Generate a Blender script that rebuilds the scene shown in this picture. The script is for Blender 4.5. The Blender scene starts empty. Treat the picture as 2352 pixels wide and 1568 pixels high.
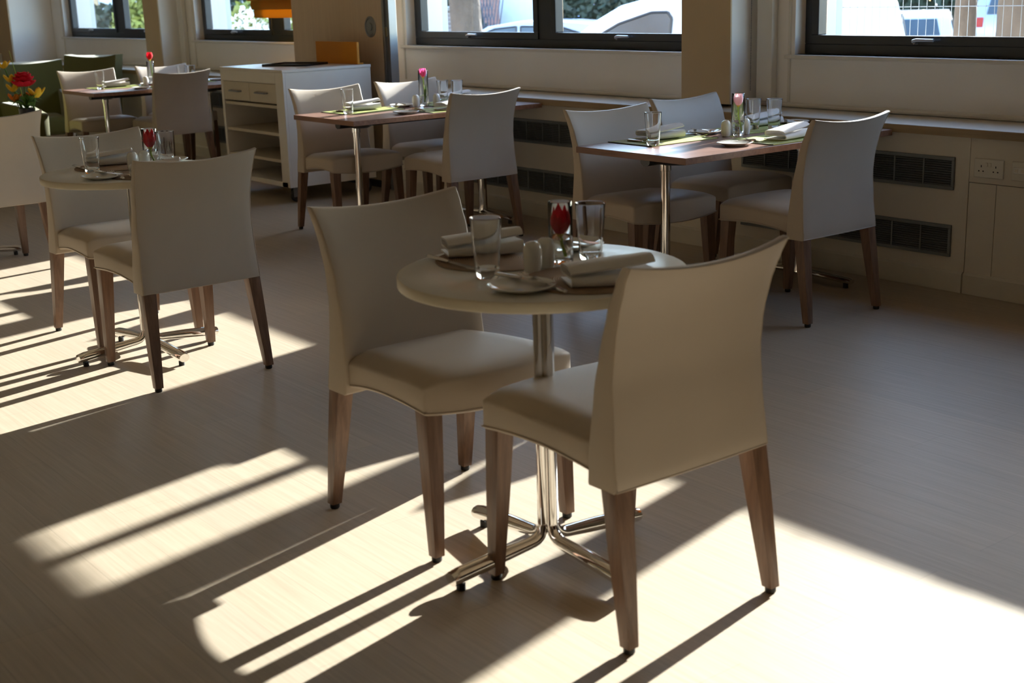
import bpy, bmesh, math, random
from mathutils import Vector, Matrix
PI = math.pi
C = bpy.context.scene.collection
random.seed(7)

# ------------------------------------------------------------------ materials
def srgb(r, g, b):
    f = lambda c: (c / 255 / 12.92) if c <= 10.3 else ((c / 255 + 0.055) / 1.055) ** 2.4
    return (f(r), f(g), f(b), 1)

def new_mat(name):
    m = bpy.data.materials.new(name); m.use_nodes = True
    nt = m.node_tree
    return m, nt, nt.nodes['Principled BSDF']

def mat(name, col, rough=0.5, metal=0.0, var=0.06, vscale=(8, 8, 8), bump=0.0, bscale=200, spec=0.5, sheen=0.0, trans=0.0, ior=1.5, coat=0.0, bdist=0.002):
    m, nt, p = new_mat(name)
    N, L = nt.nodes, nt.links
    p.inputs['Roughness'].default_value = rough
    p.inputs['Metallic'].default_value = metal
    p.inputs['Specular IOR Level'].default_value = spec
    p.inputs['Sheen Weight'].default_value = sheen
    p.inputs['Transmission Weight'].default_value = trans
    p.inputs['IOR'].default_value = ior
    p.inputs['Coat Weight'].default_value = coat
    tc = N.new('ShaderNodeTexCoord'); mp = N.new('ShaderNodeMapping')
    mp.inputs['Scale'].default_value = vscale
    L.new(tc.outputs['Object'], mp.inputs['Vector'])
    no = N.new('ShaderNodeTexNoise'); no.inputs['Scale'].default_value = 1; no.inputs['Detail'].default_value = 4
    L.new(mp.outputs['Vector'], no.inputs['Vector'])
    rp = N.new('ShaderNodeValToRGB')
    a = [max(0, c * (1 - var)) for c in col[:3]]; b = [min(1, c * (1 + var)) for c in col[:3]]
    rp.color_ramp.elements[0].position = 0.3; rp.color_ramp.elements[1].position = 0.7
    rp.color_ramp.elements[0].color = (*a, 1); rp.color_ramp.elements[1].color = (*b, 1)
    L.new(no.outputs['Fac'], rp.inputs['Fac']); L.new(rp.outputs['Color'], p.inputs['Base Color'])
    if bump:
        n2 = N.new('ShaderNodeTexNoise'); n2.inputs['Scale'].default_value = bscale
        L.new(tc.outputs['Object'], n2.inputs['Vector'])
        bp = N.new('ShaderNodeBump'); bp.inputs['Strength'].default_value = bump; bp.inputs['Distance'].default_value = bdist
        L.new(n2.outputs['Fac'], bp.inputs['Height']); L.new(bp.outputs['Normal'], p.inputs['Normal'])
    return m

def wood(name, dark, light, rough=0.45, axis=0, fine=60, along=2.0, bump=0.05, spec=0.5, coat=0.0):
    m, nt, p = new_mat(name); N, L = nt.nodes, nt.links
    p.inputs['Roughness'].default_value = rough; p.inputs['Specular IOR Level'].default_value = spec
    p.inputs['Coat Weight'].default_value = coat
    tc = N.new('ShaderNodeTexCoord'); mp = N.new('ShaderNodeMapping')
    s = [fine] * 3; s[axis] = along
    mp.inputs['Scale'].default_value = s
    L.new(tc.outputs['Object'], mp.inputs['Vector'])
    no = N.new('ShaderNodeTexNoise'); no.inputs['Scale'].default_value = 1; no.inputs['Detail'].default_value = 6; no.inputs['Roughness'].default_value = 0.65
    no.inputs['Distortion'].default_value = 0.4
    L.new(mp.outputs['Vector'], no.inputs['Vector'])
    rp = N.new('ShaderNodeValToRGB')
    rp.color_ramp.elements[0].position = 0.28; rp.color_ramp.elements[1].position = 0.72
    rp.color_ramp.elements[0].color = dark; rp.color_ramp.elements[1].color = light
    L.new(no.outputs['Fac'], rp.inputs['Fac']); L.new(rp.outputs['Color'], p.inputs['Base Color'])
    bp = N.new('ShaderNodeBump'); bp.inputs['Strength'].default_value = bump; bp.inputs['Distance'].default_value = 0.001
    L.new(no.outputs['Fac'], bp.inputs['Height']); L.new(bp.outputs['Normal'], p.inputs['Normal'])
    return m

def floor_mat():
    m, nt, p = new_mat('oak_vinyl_floor'); N, L = nt.nodes, nt.links
    tc = N.new('ShaderNodeTexCoord')
    mp = N.new('ShaderNodeMapping'); mp.inputs['Scale'].default_value = (2.6, 85, 1)
    L.new(tc.outputs['Object'], mp.inputs['Vector'])
    no = N.new('ShaderNodeTexNoise'); no.inputs['Scale'].default_value = 1; no.inputs['Detail'].default_value = 7; no.inputs['Roughness'].default_value = 0.6; no.inputs['Distortion'].default_value = 0.6
    L.new(mp.outputs['Vector'], no.inputs['Vector'])
    rp = N.new('ShaderNodeValToRGB')
    rp.color_ramp.elements[0].position = 0.25; rp.color_ramp.elements[1].position = 0.75
    rp.color_ramp.elements[0].color = srgb(163, 150, 131); rp.color_ramp.elements[1].color = srgb(184, 171, 152)
    L.new(no.outputs['Fac'], rp.inputs['Fac'])
    br = N.new('ShaderNodeTexBrick'); br.inputs['Scale'].default_value = 1.0
    br.inputs['Brick Width'].default_value = 1.2; br.inputs['Row Height'].default_value = 0.18
    br.inputs['Mortar Size'].default_value = 0.0012; br.inputs['Mortar Smooth'].default_value = 0.3
    br.inputs['Color1'].default_value = (0.96, 0.96, 0.96, 1); br.inputs['Color2'].default_value = (1.05, 1.03, 1.0, 1); br.inputs['Mortar'].default_value = (0.84, 0.82, 0.80, 1)
    L.new(tc.outputs['Object'], br.inputs['Vector'])
    mx = N.new('ShaderNodeMix'); mx.data_type = 'RGBA'; mx.blend_type = 'MULTIPLY'; mx.inputs['Factor'].default_value = 1
    L.new(rp.outputs['Color'], mx.inputs['A']); L.new(br.outputs['Color'], mx.inputs['B'])
    L.new(mx.outputs['Result'], p.inputs['Base Color'])
    p.inputs['Roughness'].default_value = 0.46; p.inputs['Specular IOR Level'].default_value = 0.4
    bp = N.new('ShaderNodeBump'); bp.inputs['Strength'].default_value = 0.12; bp.inputs['Distance'].default_value = 0.001
    L.new(no.outputs['Fac'], bp.inputs['Height']); L.new(bp.outputs['Normal'], p.inputs['Normal'])
    return m

def pane_mat(name, tint=(0.96, 0.98, 0.98, 1), rough=0.0):
    m, nt, p = new_mat(name); N, L = nt.nodes, nt.links
    N.remove(p)
    tr = N.new('ShaderNodeBsdfTransparent'); tr.inputs['Color'].default_value = tint
    gl = N.new('ShaderNodeBsdfGlossy'); gl.inputs['Roughness'].default_value = rough
    lw = N.new('ShaderNodeLayerWeight'); lw.inputs['Blend'].default_value = 0.5
    pw = N.new('ShaderNodeMath'); pw.operation = 'POWER'; pw.inputs[1].default_value = 5.0
    ml = N.new('ShaderNodeMath'); ml.operation = 'MULTIPLY_ADD'; ml.inputs[1].default_value = 0.9; ml.inputs[2].default_value = 0.035
    L.new(lw.outputs['Facing'], pw.inputs[0]); L.new(pw.outputs[0], ml.inputs[0])
    mx = N.new('ShaderNodeMixShader')
    L.new(ml.outputs[0], mx.inputs['Fac']); L.new(tr.outputs['BSDF'], mx.inputs[1]); L.new(gl.outputs['BSDF'], mx.inputs[2])
    L.new(mx.outputs['Shader'], N['Material Output'].inputs['Surface'])
    return m

def rings_mat(name, dark, light, freq):
    m, nt, p = new_mat(name); N, L = nt.nodes, nt.links
    tc = N.new('ShaderNodeTexCoord')
    wv = N.new('ShaderNodeTexWave'); wv.wave_type = 'RINGS'; wv.rings_direction = 'Z'; wv.inputs['Scale'].default_value = freq; wv.inputs['Distortion'].default_value = 0.3
    L.new(tc.outputs['Object'], wv.inputs['Vector'])
    rp = N.new('ShaderNodeValToRGB'); rp.color_ramp.elements[0].color = dark; rp.color_ramp.elements[1].color = light
    L.new(wv.outputs['Fac'], rp.inputs['Fac']); L.new(rp.outputs['Color'], p.inputs['Base Color'])
    p.inputs['Roughness'].default_value = 0.7
    bp = N.new('ShaderNodeBump'); bp.inputs['Strength'].default_value = 0.5; bp.inputs['Distance'].default_value = 0.002
    L.new(wv.outputs['Fac'], bp.inputs['Height']); L.new(bp.outputs['Normal'], p.inputs['Normal'])
    return m

def bands_mat(name, dark, light, freq):
    m, nt, p = new_mat(name); N, L = nt.nodes, nt.links
    tc = N.new('ShaderNodeTexCoord')
    wv = N.new('ShaderNodeTexWave'); wv.wave_type = 'BANDS'; wv.bands_direction = 'X'; wv.inputs['Scale'].default_value = freq; wv.inputs['Distortion'].default_value = 0.6; wv.inputs['Detail Scale'].default_value = 3
    L.new(tc.outputs['Object'], wv.inputs['Vector'])
    rp = N.new('ShaderNodeValToRGB'); rp.color_ramp.elements[0].color = dark; rp.color_ramp.elements[1].color = light
    L.new(wv.outputs['Fac'], rp.inputs['Fac']); L.new(rp.outputs['Color'], p.inputs['Base Color'])
    p.inputs['Roughness'].default_value = 0.65
    bp = N.new('ShaderNodeBump'); bp.inputs['Strength'].default_value = 0.6; bp.inputs['Distance'].default_value = 0.002
    L.new(wv.outputs['Fac'], bp.inputs['Height']); L.new(bp.outputs['Normal'], p.inputs['Normal'])
    return m

def cloth_mat(name, col, translucent=0.25):
    m, nt, p = new_mat(name); N, L = nt.nodes, nt.links
    p.inputs['Base Color'].default_value = col; p.inputs['Roughness'].default_value = 0.85
    t = N.new('ShaderNodeBsdfTranslucent'); t.inputs['Color'].default_value = col
    mx = N.new('ShaderNodeMixShader'); mx.inputs['Fac'].default_value = translucent
    no = N.new('ShaderNodeTexNoise'); no.inputs['Scale'].default_value = 400
    bp = N.new('ShaderNodeBump'); bp.inputs['Strength'].default_value = 0.15; bp.inputs['Distance'].default_value = 0.0006
    L.new(no.outputs['Fac'], bp.inputs['Height']); L.new(bp.outputs['Normal'], p.inputs['Normal'])
    L.new(p.outputs['BSDF'], mx.inputs[1]); L.new(t.outputs['BSDF'], mx.inputs[2])
    L.new(mx.outputs['Shader'], N['Material Output'].inputs['Surface'])
    return m

def brick_mat(name, c1, c2, mortar):
    m, nt, p = new_mat(name); N, L = nt.nodes, nt.links
    tc = N.new('ShaderNodeTexCoord'); mp = N.new('ShaderNodeMapping'); mp.inputs['Rotation'].default_value = (PI / 2, 0, 0)
    L.new(tc.outputs['Object'], mp.inputs['Vector'])
    br = N.new('ShaderNodeTexBrick'); br.inputs['Scale'].default_value = 1
    br.inputs['Brick Width'].default_value = 0.23; br.inputs['Row Height'].default_value = 0.075; br.inputs['Mortar Size'].default_value = 0.008
    br.inputs['Color1'].default_value = c1; br.inputs['Color2'].default_value = c2; br.inputs['Mortar'].default_value = mortar
    L.new(mp.outputs['Vector'], br.inputs['Vector']); L.new(br.outputs['Color'], p.inputs['Base Color'])
    p.inputs['Roughness'].default_value = 0.9
    return m

M = {}
M['floor'] = floor_mat()
M['ceiling'] = mat('ceiling_paint', srgb(216, 210, 198), 0.9, var=0.02)
M['wall'] = mat('wall_paint', srgb(246, 243, 238), 0.6, var=0.02, vscale=(3, 3, 3))
M['wall_room'] = mat('room_wall_paint', srgb(150, 130, 100), 0.8, var=0.03, vscale=(3, 3, 3))
M['wall_front'] = mat('cream_front_wall_paint', srgb(242, 230, 208), 0.8, var=0.03, vscale=(3, 3, 3))
M['pier'] = mat('beige_pier_front', srgb(206, 186, 154), 0.7, var=0.03, vscale=(3, 3, 3))
M['white_satin'] = mat('white_satin_paint', srgb(226, 222, 212), 0.4, var=0.02)
M['casing'] = mat('casing_board_paint', srgb(216, 207, 188), 0.5, var=0.03, vscale=(2, 2, 2))
M['ledge'] = mat('ledge_laminate', srgb(205, 200, 188), 0.35, var=0.03)
M['ledge_edge'] = wood('ledge_wood_edge', srgb(140, 118, 84), srgb(166, 142, 104), 0.45, 0, 40, 1.5)
M['baseboard'] = mat('baseboard_paint', srgb(205, 198, 180), 0.45, var=0.03)
M['frame'] = mat('anthracite_frame', srgb(46, 53, 61), 0.35, var=0.05)
M['handle'] = mat('silver_handle', srgb(200, 200, 200), 0.3, 0.9, var=0.03)
M['pane'] = pane_mat('window_glass')
M['leather'] = mat('taupe_leatherette', srgb(184, 170, 152), 0.5, var=0.035, vscale=(5, 5, 5), bump=0.10, bscale=500, spec=0.35, sheen=0.15)
M['piping'] = mat('taupe_piping', srgb(182, 167, 148), 0.55, var=0.03)
M['leg_wood'] = wood('walnut_leg', srgb(96, 71, 55), srgb(136, 104, 82), 0.35, 2, 60, 4, spec=0.5)
M['glide'] = mat('black_glide', srgb(22, 20, 19), 0.6)
M['chrome'] = mat('polished_chrome', (0.80, 0.79, 0.77, 1), 0.07, 1.0, var=0.01)
M['steel'] = mat('cutlery_steel', (0.72, 0.70, 0.66, 1), 0.14, 1.0, var=0.02)
M['white_top'] = mat('white_laminate', srgb(228, 226, 218), 0.28, var=0.015)
M['cream_edge'] = mat('cream_edge', srgb(222, 212, 190), 0.4, var=0.02)
M['walnut_top'] = wood('walnut_laminate', srgb(104, 76, 66), srgb(150, 116, 102), 0.32, 1, 45, 1.6, bump=0.03, spec=0.55)
M['walnut_edge'] = wood('walnut_edge', srgb(112, 76, 56), srgb(152, 110, 84), 0.4, 0, 45, 2, bump=0.03)
M['grey_cast'] = mat('grey_cast_metal', srgb(70, 70, 70), 0.35, 0.8)
M['mat_taupe'] = rings_mat('woven_taupe_mat', srgb(118, 92, 70), srgb(178, 152, 126), 55)
M['mat_green'] = bands_mat('green_bamboo_mat', srgb(112, 122, 52), srgb(178, 184, 98), 40)
M['mat_border'] = mat('dark_mat_border', srgb(48, 50, 34), 0.8)
M['napkin'] = cloth_mat('white_napkin_cloth', srgb(236, 233, 230), 0.12)
M['china'] = mat('white_china', srgb(236, 234, 226), 0.12, var=0.01, coat=0.3)
M['butter'] = mat('butter_foil', srgb(210, 196, 150), 0.35, var=0.05)
M['hole'] = mat('dark_hole', srgb(30, 28, 26), 0.8)
def glass_mat(name, ior, tint):
    m, nt, p = new_mat(name); N, L = nt.nodes, nt.links
    p.inputs['Base Color'].default_value = tint; p.inputs['Roughness'].default_value = 0.0
    p.inputs['Transmission Weight'].default_value = 1.0; p.inputs['IOR'].default_value = ior
    return m
M['glass'] = glass_mat('clear_drinking_glass', 1.48, (0.985, 0.99, 0.985, 1))
M['water'] = glass_mat('clear_water', 1.33, (0.97, 0.985, 0.98, 1))
M['tulip_red'] = cloth_mat('red_petal', srgb(196, 24, 40), 0.35)
M['tulip_pink'] = cloth_mat('pink_petal', srgb(222, 92, 150), 0.35)
M['tulip_pale'] = cloth_mat('pale_pink_petal', srgb(242, 196, 204), 0.35)
M['petal_base'] = cloth_mat('yellow_petal_base', srgb(216, 178, 60), 0.3)
M['stem'] = cloth_mat('tulip_stem', srgb(176, 196, 92), 0.3)
M['leaf'] = cloth_mat('green_leaf', srgb(92, 128, 48), 0.3)
M['trolley'] = mat('white_trolley_laminate', srgb(222, 216, 206), 0.35, var=0.02)
M['trolley_in'] = mat('grey_beige_shelf_board', srgb(200, 188, 166), 0.45, var=0.02)
M['panel_wood'] = wood('pale_partition_veneer', srgb(206, 184, 156), srgb(218, 197, 168), 0.6, 2, 40, 1.5, bump=0.02)
M['alu'] = mat('aluminium', srgb(150, 154, 160), 0.35, 0.9, var=0.03)
M['rubber'] = mat('black_rubber', srgb(34, 33, 34), 0.6)
M['orange'] = mat('orange_card_box', srgb(214, 138, 18), 0.55, var=0.03)
M['tray'] = mat('black_tray', srgb(28, 28, 30), 0.3)
M['blind'] = cloth_mat('gold_brown_blind', srgb(190, 138, 42), 0.4)
M['green_chair'] = mat('olive_green_upholstery', srgb(90, 88, 34), 0.8, var=0.06, sheen=0.3)
M['grille'] = mat('grey_grille_metal', srgb(120, 124, 122), 0.45, 0.4)
M['grille_dark'] = mat('dark_grille_void', srgb(26, 26, 26), 0.8)
M['socket'] = mat('white_socket_plastic', srgb(216, 210, 194), 0.35, var=0.01)
M['car_white'] = mat('white_car_paint', srgb(196, 199, 206), 0.2, var=0.01, coat=0.6)
M['car_silver'] = mat('silver_car_paint', srgb(170, 178, 190), 0.25, 0.3, var=0.02, coat=0.5)
M['car_blue'] = mat('pale_blue_car_paint', srgb(176, 194, 224), 0.25, 0.1, var=0.02, coat=0.5)
M['car_glass'] = mat('car_glass', srgb(62, 74, 84), 0.1, 0.0, var=0.2, vscale=(2, 2, 2), spec=0.6)
M['car_trim'] = mat('car_black_trim', srgb(40, 42, 46), 0.5)
M['tail_red'] = mat('red_tail_lamp', srgb(170, 26, 30), 0.2)
M['asphalt'] = mat('car_park_asphalt', srgb(104, 104, 107), 0.9, var=0.12, vscale=(3, 3, 3))
M['bark'] = mat('plane_tree_bark', srgb(82, 72, 63), 0.95, var=0.35, vscale=(5, 5, 2.2), bump=0.8, bscale=14, bdist=0.03)
M['hedge'] = mat('hedge_leaf', srgb(48, 60, 44), 0.6, var=0.45, vscale=(3, 3, 3))
M['bush_light'] = mat('yellow_green_leaf', srgb(124, 134, 66), 0.6, var=0.35, vscale=(4, 4, 4))
M['blossom'] = mat('white_blossom', srgb(236, 236, 226), 0.7, var=0.05)
M['brick'] = brick_mat('red_brick', srgb(150, 92, 82), srgb(128, 76, 70), srgb(176, 164, 150))
M['brick_grey'] = brick_mat('grey_brick', srgb(142, 130, 126), srgb(120, 108, 106), srgb(176, 170, 164))
M['render'] = mat('white_render', srgb(228, 232, 236), 0.8, var=0.03, bump=0.2, bscale=60)
M['slate'] = mat('slate_roof', srgb(92, 96, 104), 0.7, var=0.15)
M['galv'] = mat('galvanised_steel', srgb(128, 132, 136), 0.35, 0.7)
M['lattice'] = mat('grey_lattice_wood', srgb(88, 92, 104), 0.8)

# ------------------------------------------------------------------ mesh helpers
def link(name, bm, m, parent=None, smooth=None, loc=None, rotz=0.0):
    bmesh.ops.remove_doubles(bm, verts=bm.verts, dist=1e-6)
    bmesh.ops.recalc_face_normals(bm, faces=bm.faces)
    me = bpy.data.meshes.new(name)
    if smooth is not None:
        for f in bm.faces: f.smooth = True
        for e in bm.edges:
            if len(e.link_faces) == 2 and e.calc_face_angle(0) > smooth: e.smooth = False
    bm.to_mesh(me); bm.free()
    ms = m if isinstance(m, (list, tuple)) else [m]
    for k in ms: me.materials.append(k)
    o = bpy.data.objects.new(name, me); C.objects.link(o)
    if parent: o.parent = parent
    if loc: o.location = loc
    if rotz: o.rotation_euler = (0, 0, rotz)
    return o

def tag(o, label, cat, group=None):
    o['label'] = label; o['category'] = cat
    if group: o['group'] = group
    return o

def thing(name, label, cat, loc=(0, 0, 0), rotz=0.0, group=None):
    o = bpy.data.objects.new(name, None); C.objects.link(o)
    o.empty_display_size = 0.05
    o.location = loc; o.rotation_euler = (0, 0, rotz)
    return tag(o, label, cat, group)

def struct(o, label=None):
    o['kind'] = 'structure'
    if label: o['label'] = label
    return o

def copy_tree(o, parent=None):
    c = o.copy(); C.objects.link(c)
    if parent: c.parent = parent
    for ch in list(o.children): copy_tree(ch, c)
    return c

def dup(root, loc, rotz, label, group=None):
    c = copy_tree(root)
    c.location = loc; c.rotation_euler = (0, 0, rotz); c['label'] = label
    if group: c['group'] = group
    return c

def B(): return bmesh.new()

def box(bm, x0, x1, y0, y1, z0, z1, bev=0.0, mi=0, seg=2):
    vs = [bm.verts.new(p) for p in ((x0,y0,z0),(x1,y0,z0),(x1,y1,z0),(x0,y1,z0),(x0,y0,z1),(x1,y0,z1),(x1,y1,z1),(x0,y1,z1))]
    fs = [bm.faces.new([vs[i] for i in q]) for q in ((0,3,2,1),(4,5,6,7),(0,1,5,4),(1,2,6,5),(2,3,7,6),(3,0,4,7))]
    for f in fs: f.material_index = mi
    if bev:
        es = list({e for f in fs for e in f.edges})
        r = bmesh.ops.bevel(bm, geom=es, offset=bev, segments=seg, affect='EDGES', profile=0.5)
        for f in r['faces']: f.material_index = mi
    return vs

def loft(bm, rings, cap0=True, cap1=True, close=True, mi=0):
    R = [[bm.verts.new(p) for p in r] for r in rings]
    n = len(R[0])
    for a, b in zip(R[:-1], R[1:]):
        for i in range(n if close else n - 1):
            j = (i + 1) % n
            f = bm.faces.new((a[i], a[j], b[j], b[i])); f.material_index = mi
    if cap0: bm.faces.new(list(reversed(R[0]))).material_index = mi
    if cap1: bm.faces.new(R[-1]).material_index = mi
    return R

def lathe(bm, prof, segs=24, cx=0, cy=0, mi=0):
    """prof: list of (r,z); r==0 ends become poles"""
    prev = None
    for (r, z) in prof:
        cur = [bm.verts.new((cx, cy, z))] if r < 1e-6 else [bm.verts.new((cx + r * math.cos(2 * PI * k / segs), cy + r * math.sin(2 * PI * k / segs), z)) for k in range(segs)]
        if prev is not None:
            for k in range(segs):
                j = (k + 1) % segs
                a = prev if len(prev) == 1 else None; b = cur if len(cur) == 1 else None
                if a and b: break
                if a: f = bm.faces.new((prev[0], cur[j], cur[k]))
                elif b: f = bm.faces.new((prev[k], prev[j], cur[0]))
                else: f = bm.faces.new((prev[k], prev[j], cur[j], cur[k]))
                f.material_index = mi
        prev = cur

def tube(bm, pts, rad, segs=10, cap=True, mi=0, flat=1.0, up=(0, 0, 1)):
    pts = [Vector(p) for p in pts]; n = len(pts)
    rads = rad if isinstance(rad, (list, tuple)) else [rad] * n
    rings = []
    for i, p in enumerate(pts):
        t = (pts[min(i + 1, n - 1)] - pts[max(i - 1, 0)]).normalized()
        u = Vector(up)
        if abs(t.dot(u)) > 0.97: u = Vector((1, 0, 0)) if abs(t.x) < 0.9 else Vector((0, 1, 0))
        s = t.cross(u).normalized(); w = s.cross(t).normalized()
        r = rads[i]
        rings.append([p + s * (r * math.cos(2 * PI * k / segs)) + w * (r * flat * math.sin(2 * PI * k / segs)) for k in range(segs)])
    loft(bm, rings, cap, cap, mi=mi)

def prism(bm, poly, axis, a, b, bev=0.0, mi=0):
    """poly of 2D pts extruded along axis ('x','y','z') from a to b"""
    def P(u, v, w):
        return {'x': (w, u, v), 'y': (u, w, v), 'z': (u, v, w)}[axis]
    r0 = [P(u, v, a) for u, v in poly]; r1 = [P(u, v, b) for u, v in poly]
    R = loft(bm, [r0, r1], mi=mi)
    if bev:
        es = list({e for v in R[0] + R[1] for e in v.link_edges})
        bmesh.ops.bevel(bm, geom=es, offset=bev, segments=2, affect='EDGES', profile=0.5)
    return R

def interp(tab, z):
    if z <= tab[0][0]: return tab[0][1]
    for (a, va), (b, vb) in zip(tab[:-1], tab[1:]):
        if z <= b:
            t = (z - a) / (b - a); t = t * t * (3 - 2 * t) * 0.5 + t * 0.5
            return va + (vb - va) * t
    return tab[-1][1]

SM = math.radians(35)

# ------------------------------------------------------------------ camera
cam = bpy.data.cameras.new('camera'); camo = bpy.data.objects.new('camera', cam); C.objects.link(camo)
r_ = Vector((0.61303176, 0.78945216, -0.03094105)); u_ = Vector((-0.18508249, 0.18157452, 0.96580286)); f_ = Vector((-0.76807326, 0.58634118, -0.25742471))
mw = Matrix.Identity(4)
for i in range(3): mw[i][0] = r_[i]; mw[i][1] = u_[i]; mw[i][2] = -f_[i]
mw[2][3] = 1.4506
camo.matrix_world = mw
cam.sensor_width = 36; cam.lens = 46.5794; cam.clip_start = 0.05; cam.clip_end = 400
cam.dof.use_dof = True; cam.dof.focus_distance = 5.4; cam.dof.aperture_fstop = 4.5
bpy.context.scene.camera = camo

# ------------------------------------------------------------------ room shell
XL, XR, YB, YW, ZC = -19.0, 6.0, -2.6, 5.72, 2.65
YO = 6.06            # outside face of the window wall
bm = B(); box(bm, XL, XR, YB, YO, -0.15, 0.0)
struct(link('floor', bm, M['floor']), 'light oak plank vinyl floor')
bm = B(); box(bm, XL, XR, YB, YO, ZC, ZC + 0.15)
struct(link('ceiling', bm, M['ceiling']), 'pale ceiling')
bm = B(); box(bm, XL - 0.2, XL, YB, YO, 0, ZC)
struct(link('wall_left', bm, M['wall_room']), 'beige end wall')
bm = B(); box(bm, XR, XR + 0.2, YB, YO, 0, ZC)
struct(link('wall_right', bm, M['wall_room']), 'beige end wall')
bm = B(); box(bm, XL - 0.2, XR + 0.2, YB - 0.2, YB, 0, ZC)
struct(link('wall_front', bm, M['wall_front']), 'beige wall behind the viewer')  # unseen wall, set close and pale to bounce light onto the window side

ZS, ZT = 1.055, 2.30                      # sill and head of the openings
bays = [(-4.878, -1.722), (-8.693, -5.537), (-12.434, -9.37), (-16.07, -12.99)]
bm = B()
edges = sorted([XL] + [v for b in bays for v in b] + [XR])
box(bm, XL, XR, YW, YO, 0, ZS)
box(bm, XL, XR, YW, YO, ZT, ZC)
for a, b in zip(edges[0::2], edges[1::2]): box(bm, a, b, YW, YO, ZS, ZT)
struct(link('wall_back', bm, M['wall']), 'white window wall')

YF = 5.80                                  # inner face of the window frames
def window(idx, x0, x1, mull, handles=True):
    root = bpy.data.objects.new('window_%d' % idx, None); C.objects.link(root); struct(root, 'dark grey framed casement window')
    root.location = (x0, YF, ZS)
    w = x1 - x0; h = ZT - ZS
    bm = B()
    box(bm, 0, w, 0, 0.07, 0, 0.055, 0.004); box(bm, 0, w, 0, 0.07, h - 0.055, h, 0.004)
    box(bm, 0, 0.05, 0, 0.07, 0.055, h - 0.055, 0.004); box(bm, w - 0.05, w, 0, 0.07, 0.055, h - 0.055, 0.004)
    ml, mr = mull[0] - x0, mull[1] - x0
    box(bm, ml + 0.055, mr - 0.055, 0, 0.07, 0.055, h - 0.055, 0.004)
    link('frame', bm, M['frame'], root)
    for k, (a, b) in enumerate(((0.05, ml + 0.055), (mr - 0.055, w - 0.05))):
        bm = B()
        z0, z1 = 0.055, h - 0.055
        prism(bm, [(-0.012, z0), (0.06, z0), (0.06, z0 + 0.014), (0.024, z0 + 0.030), (0.016, z0 + 0.045), (-0.012, z0 + 0.045)], 'x', a, b); box(bm, a, b, -0.012, 0.06, z1 - 0.045, z1, 0.005)
        box(bm, a, a + 0.05, -0.012, 0.06, z0 + 0.045, z1 - 0.045, 0.005); box(bm, b - 0.05, b, -0.012, 0.06, z0 + 0.045, z1 - 0.045, 0.005)
        s = link('sash', bm, M['frame'], root)
        bm = B(); box(bm, a + 0.045, b - 0.045, 0.019, 0.023, z0 + 0.025, z1 - 0.04)
        link('pane', bm, M['pane'], s)
        if handles:
            xc = (a + b) / 2
            bm = B()
            lathe(bm, [(0, 0.0), (0.014, 0.0), (0.014, 0.02), (0.011, 0.026), (0, 0.026)], 14)
            bmesh.ops.rotate(bm, verts=bm.verts, cent=(0, 0, 0), matrix=Matrix.Rotation(PI / 2, 3, 'X'))
            bmesh.ops.translate(bm, verts=bm.verts, vec=(xc - 0.05, -0.012, z0 + 0.018))
            tube(bm, [(xc - 0.055, -0.04, z0 + 0.02), (xc - 0.03, -0.044, z0 + 0.026), (xc + 0.07, -0.046, z0 + 0.026)], [0.010, 0.0095, 0.008], 8)
            link('handle', bm, M['handle'], s, SM)
    bm = B(); box(bm, -0.05, w + 0.05, -0.115, 0.0, -0.022, 0.0, 0.006)
    link('sill', bm, M['white_satin'], root)
    bm = B(); box(bm, -0.02, w + 0.02, 0.07, 0.34, -0.03, 0.0, 0.004)
    link('outer_sill', bm, M['frame'], root)
    return root
window(1, -4.878, -1.722, (-3.425, -3.175))
window(2, -8.693, -5.537, (-7.24, -6.99))
window(3, -12.434, -9.37, (-11.05, -10.754))
window(4, -16.07, -12.99, (-14.686, -14.374))

# piers boxed out into the room between windows
def pier(n, x0, x1, y0, z0=0.79):
    bm = B(); box(bm, x0 + 0.001, x1 - 0.001, y0 + 0.012, YW - 0.002, z0, ZC - 0.002)
    o = struct(link('trim_%d' % n, bm, M['wall']), 'boxed pier between windows')
    bm = B(); box(bm, x0, x1, y0, y0 + 0.011, z0, ZC - 0.002, 0.002); link('front_face', bm, M['pier'], o)  # thin beige layer on the front; core and sides stay wall white
pier(1, -5.524, -5.147, 5.50)
pier(2, -13.16, -12.79, 5.50)
pier(3, -1.55, -1.17, 5.50)
bm = B(); box(bm, -18.9, -16.45, 5.215, YW - 0.002, 0.0, ZC - 0.002, 0.003)
o = struct(link('trim_4', bm, M['wall']), 'deep wall return at far left')
bm = B(); box(bm, -18.9, -16.45, 5.20, 5.214, 0.0, ZC - 0.002); link('front_face', bm, M['pier'], o)  # same beige layer over the front of the white return
# pipe boxing beside the piers, with a shadow gap
for n, (x0, x1) in enumerate(((-5.11, -5.0), (-12.72, -12.62))):
    bm = B(); box(bm, x0, x1, YW - 0.05, YW - 0.002, 0.80, ZC - 0.002, 0.006)
    struct(link('trim_%d' % (5 + n), bm, M['white_satin']), 'white vertical pipe boxing beside the pier')
# jamb mouldings either side of each window
n = 7
for x0, x1 in bays:
    for s, x in ((-1, x0 - 0.035), (1, x1 + 0.035)):
        if (x1 == -9.37 and s == 1): continue
        bm = B(); tube(bm, [(x, YW - 0.001, 0.80), (x, YW - 0.001, ZT)], 0.010, 8)
        struct(link('trim_%d' % n, bm, M['white_satin'], None, SM), 'thin upright bead beside window'); n += 1
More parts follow.
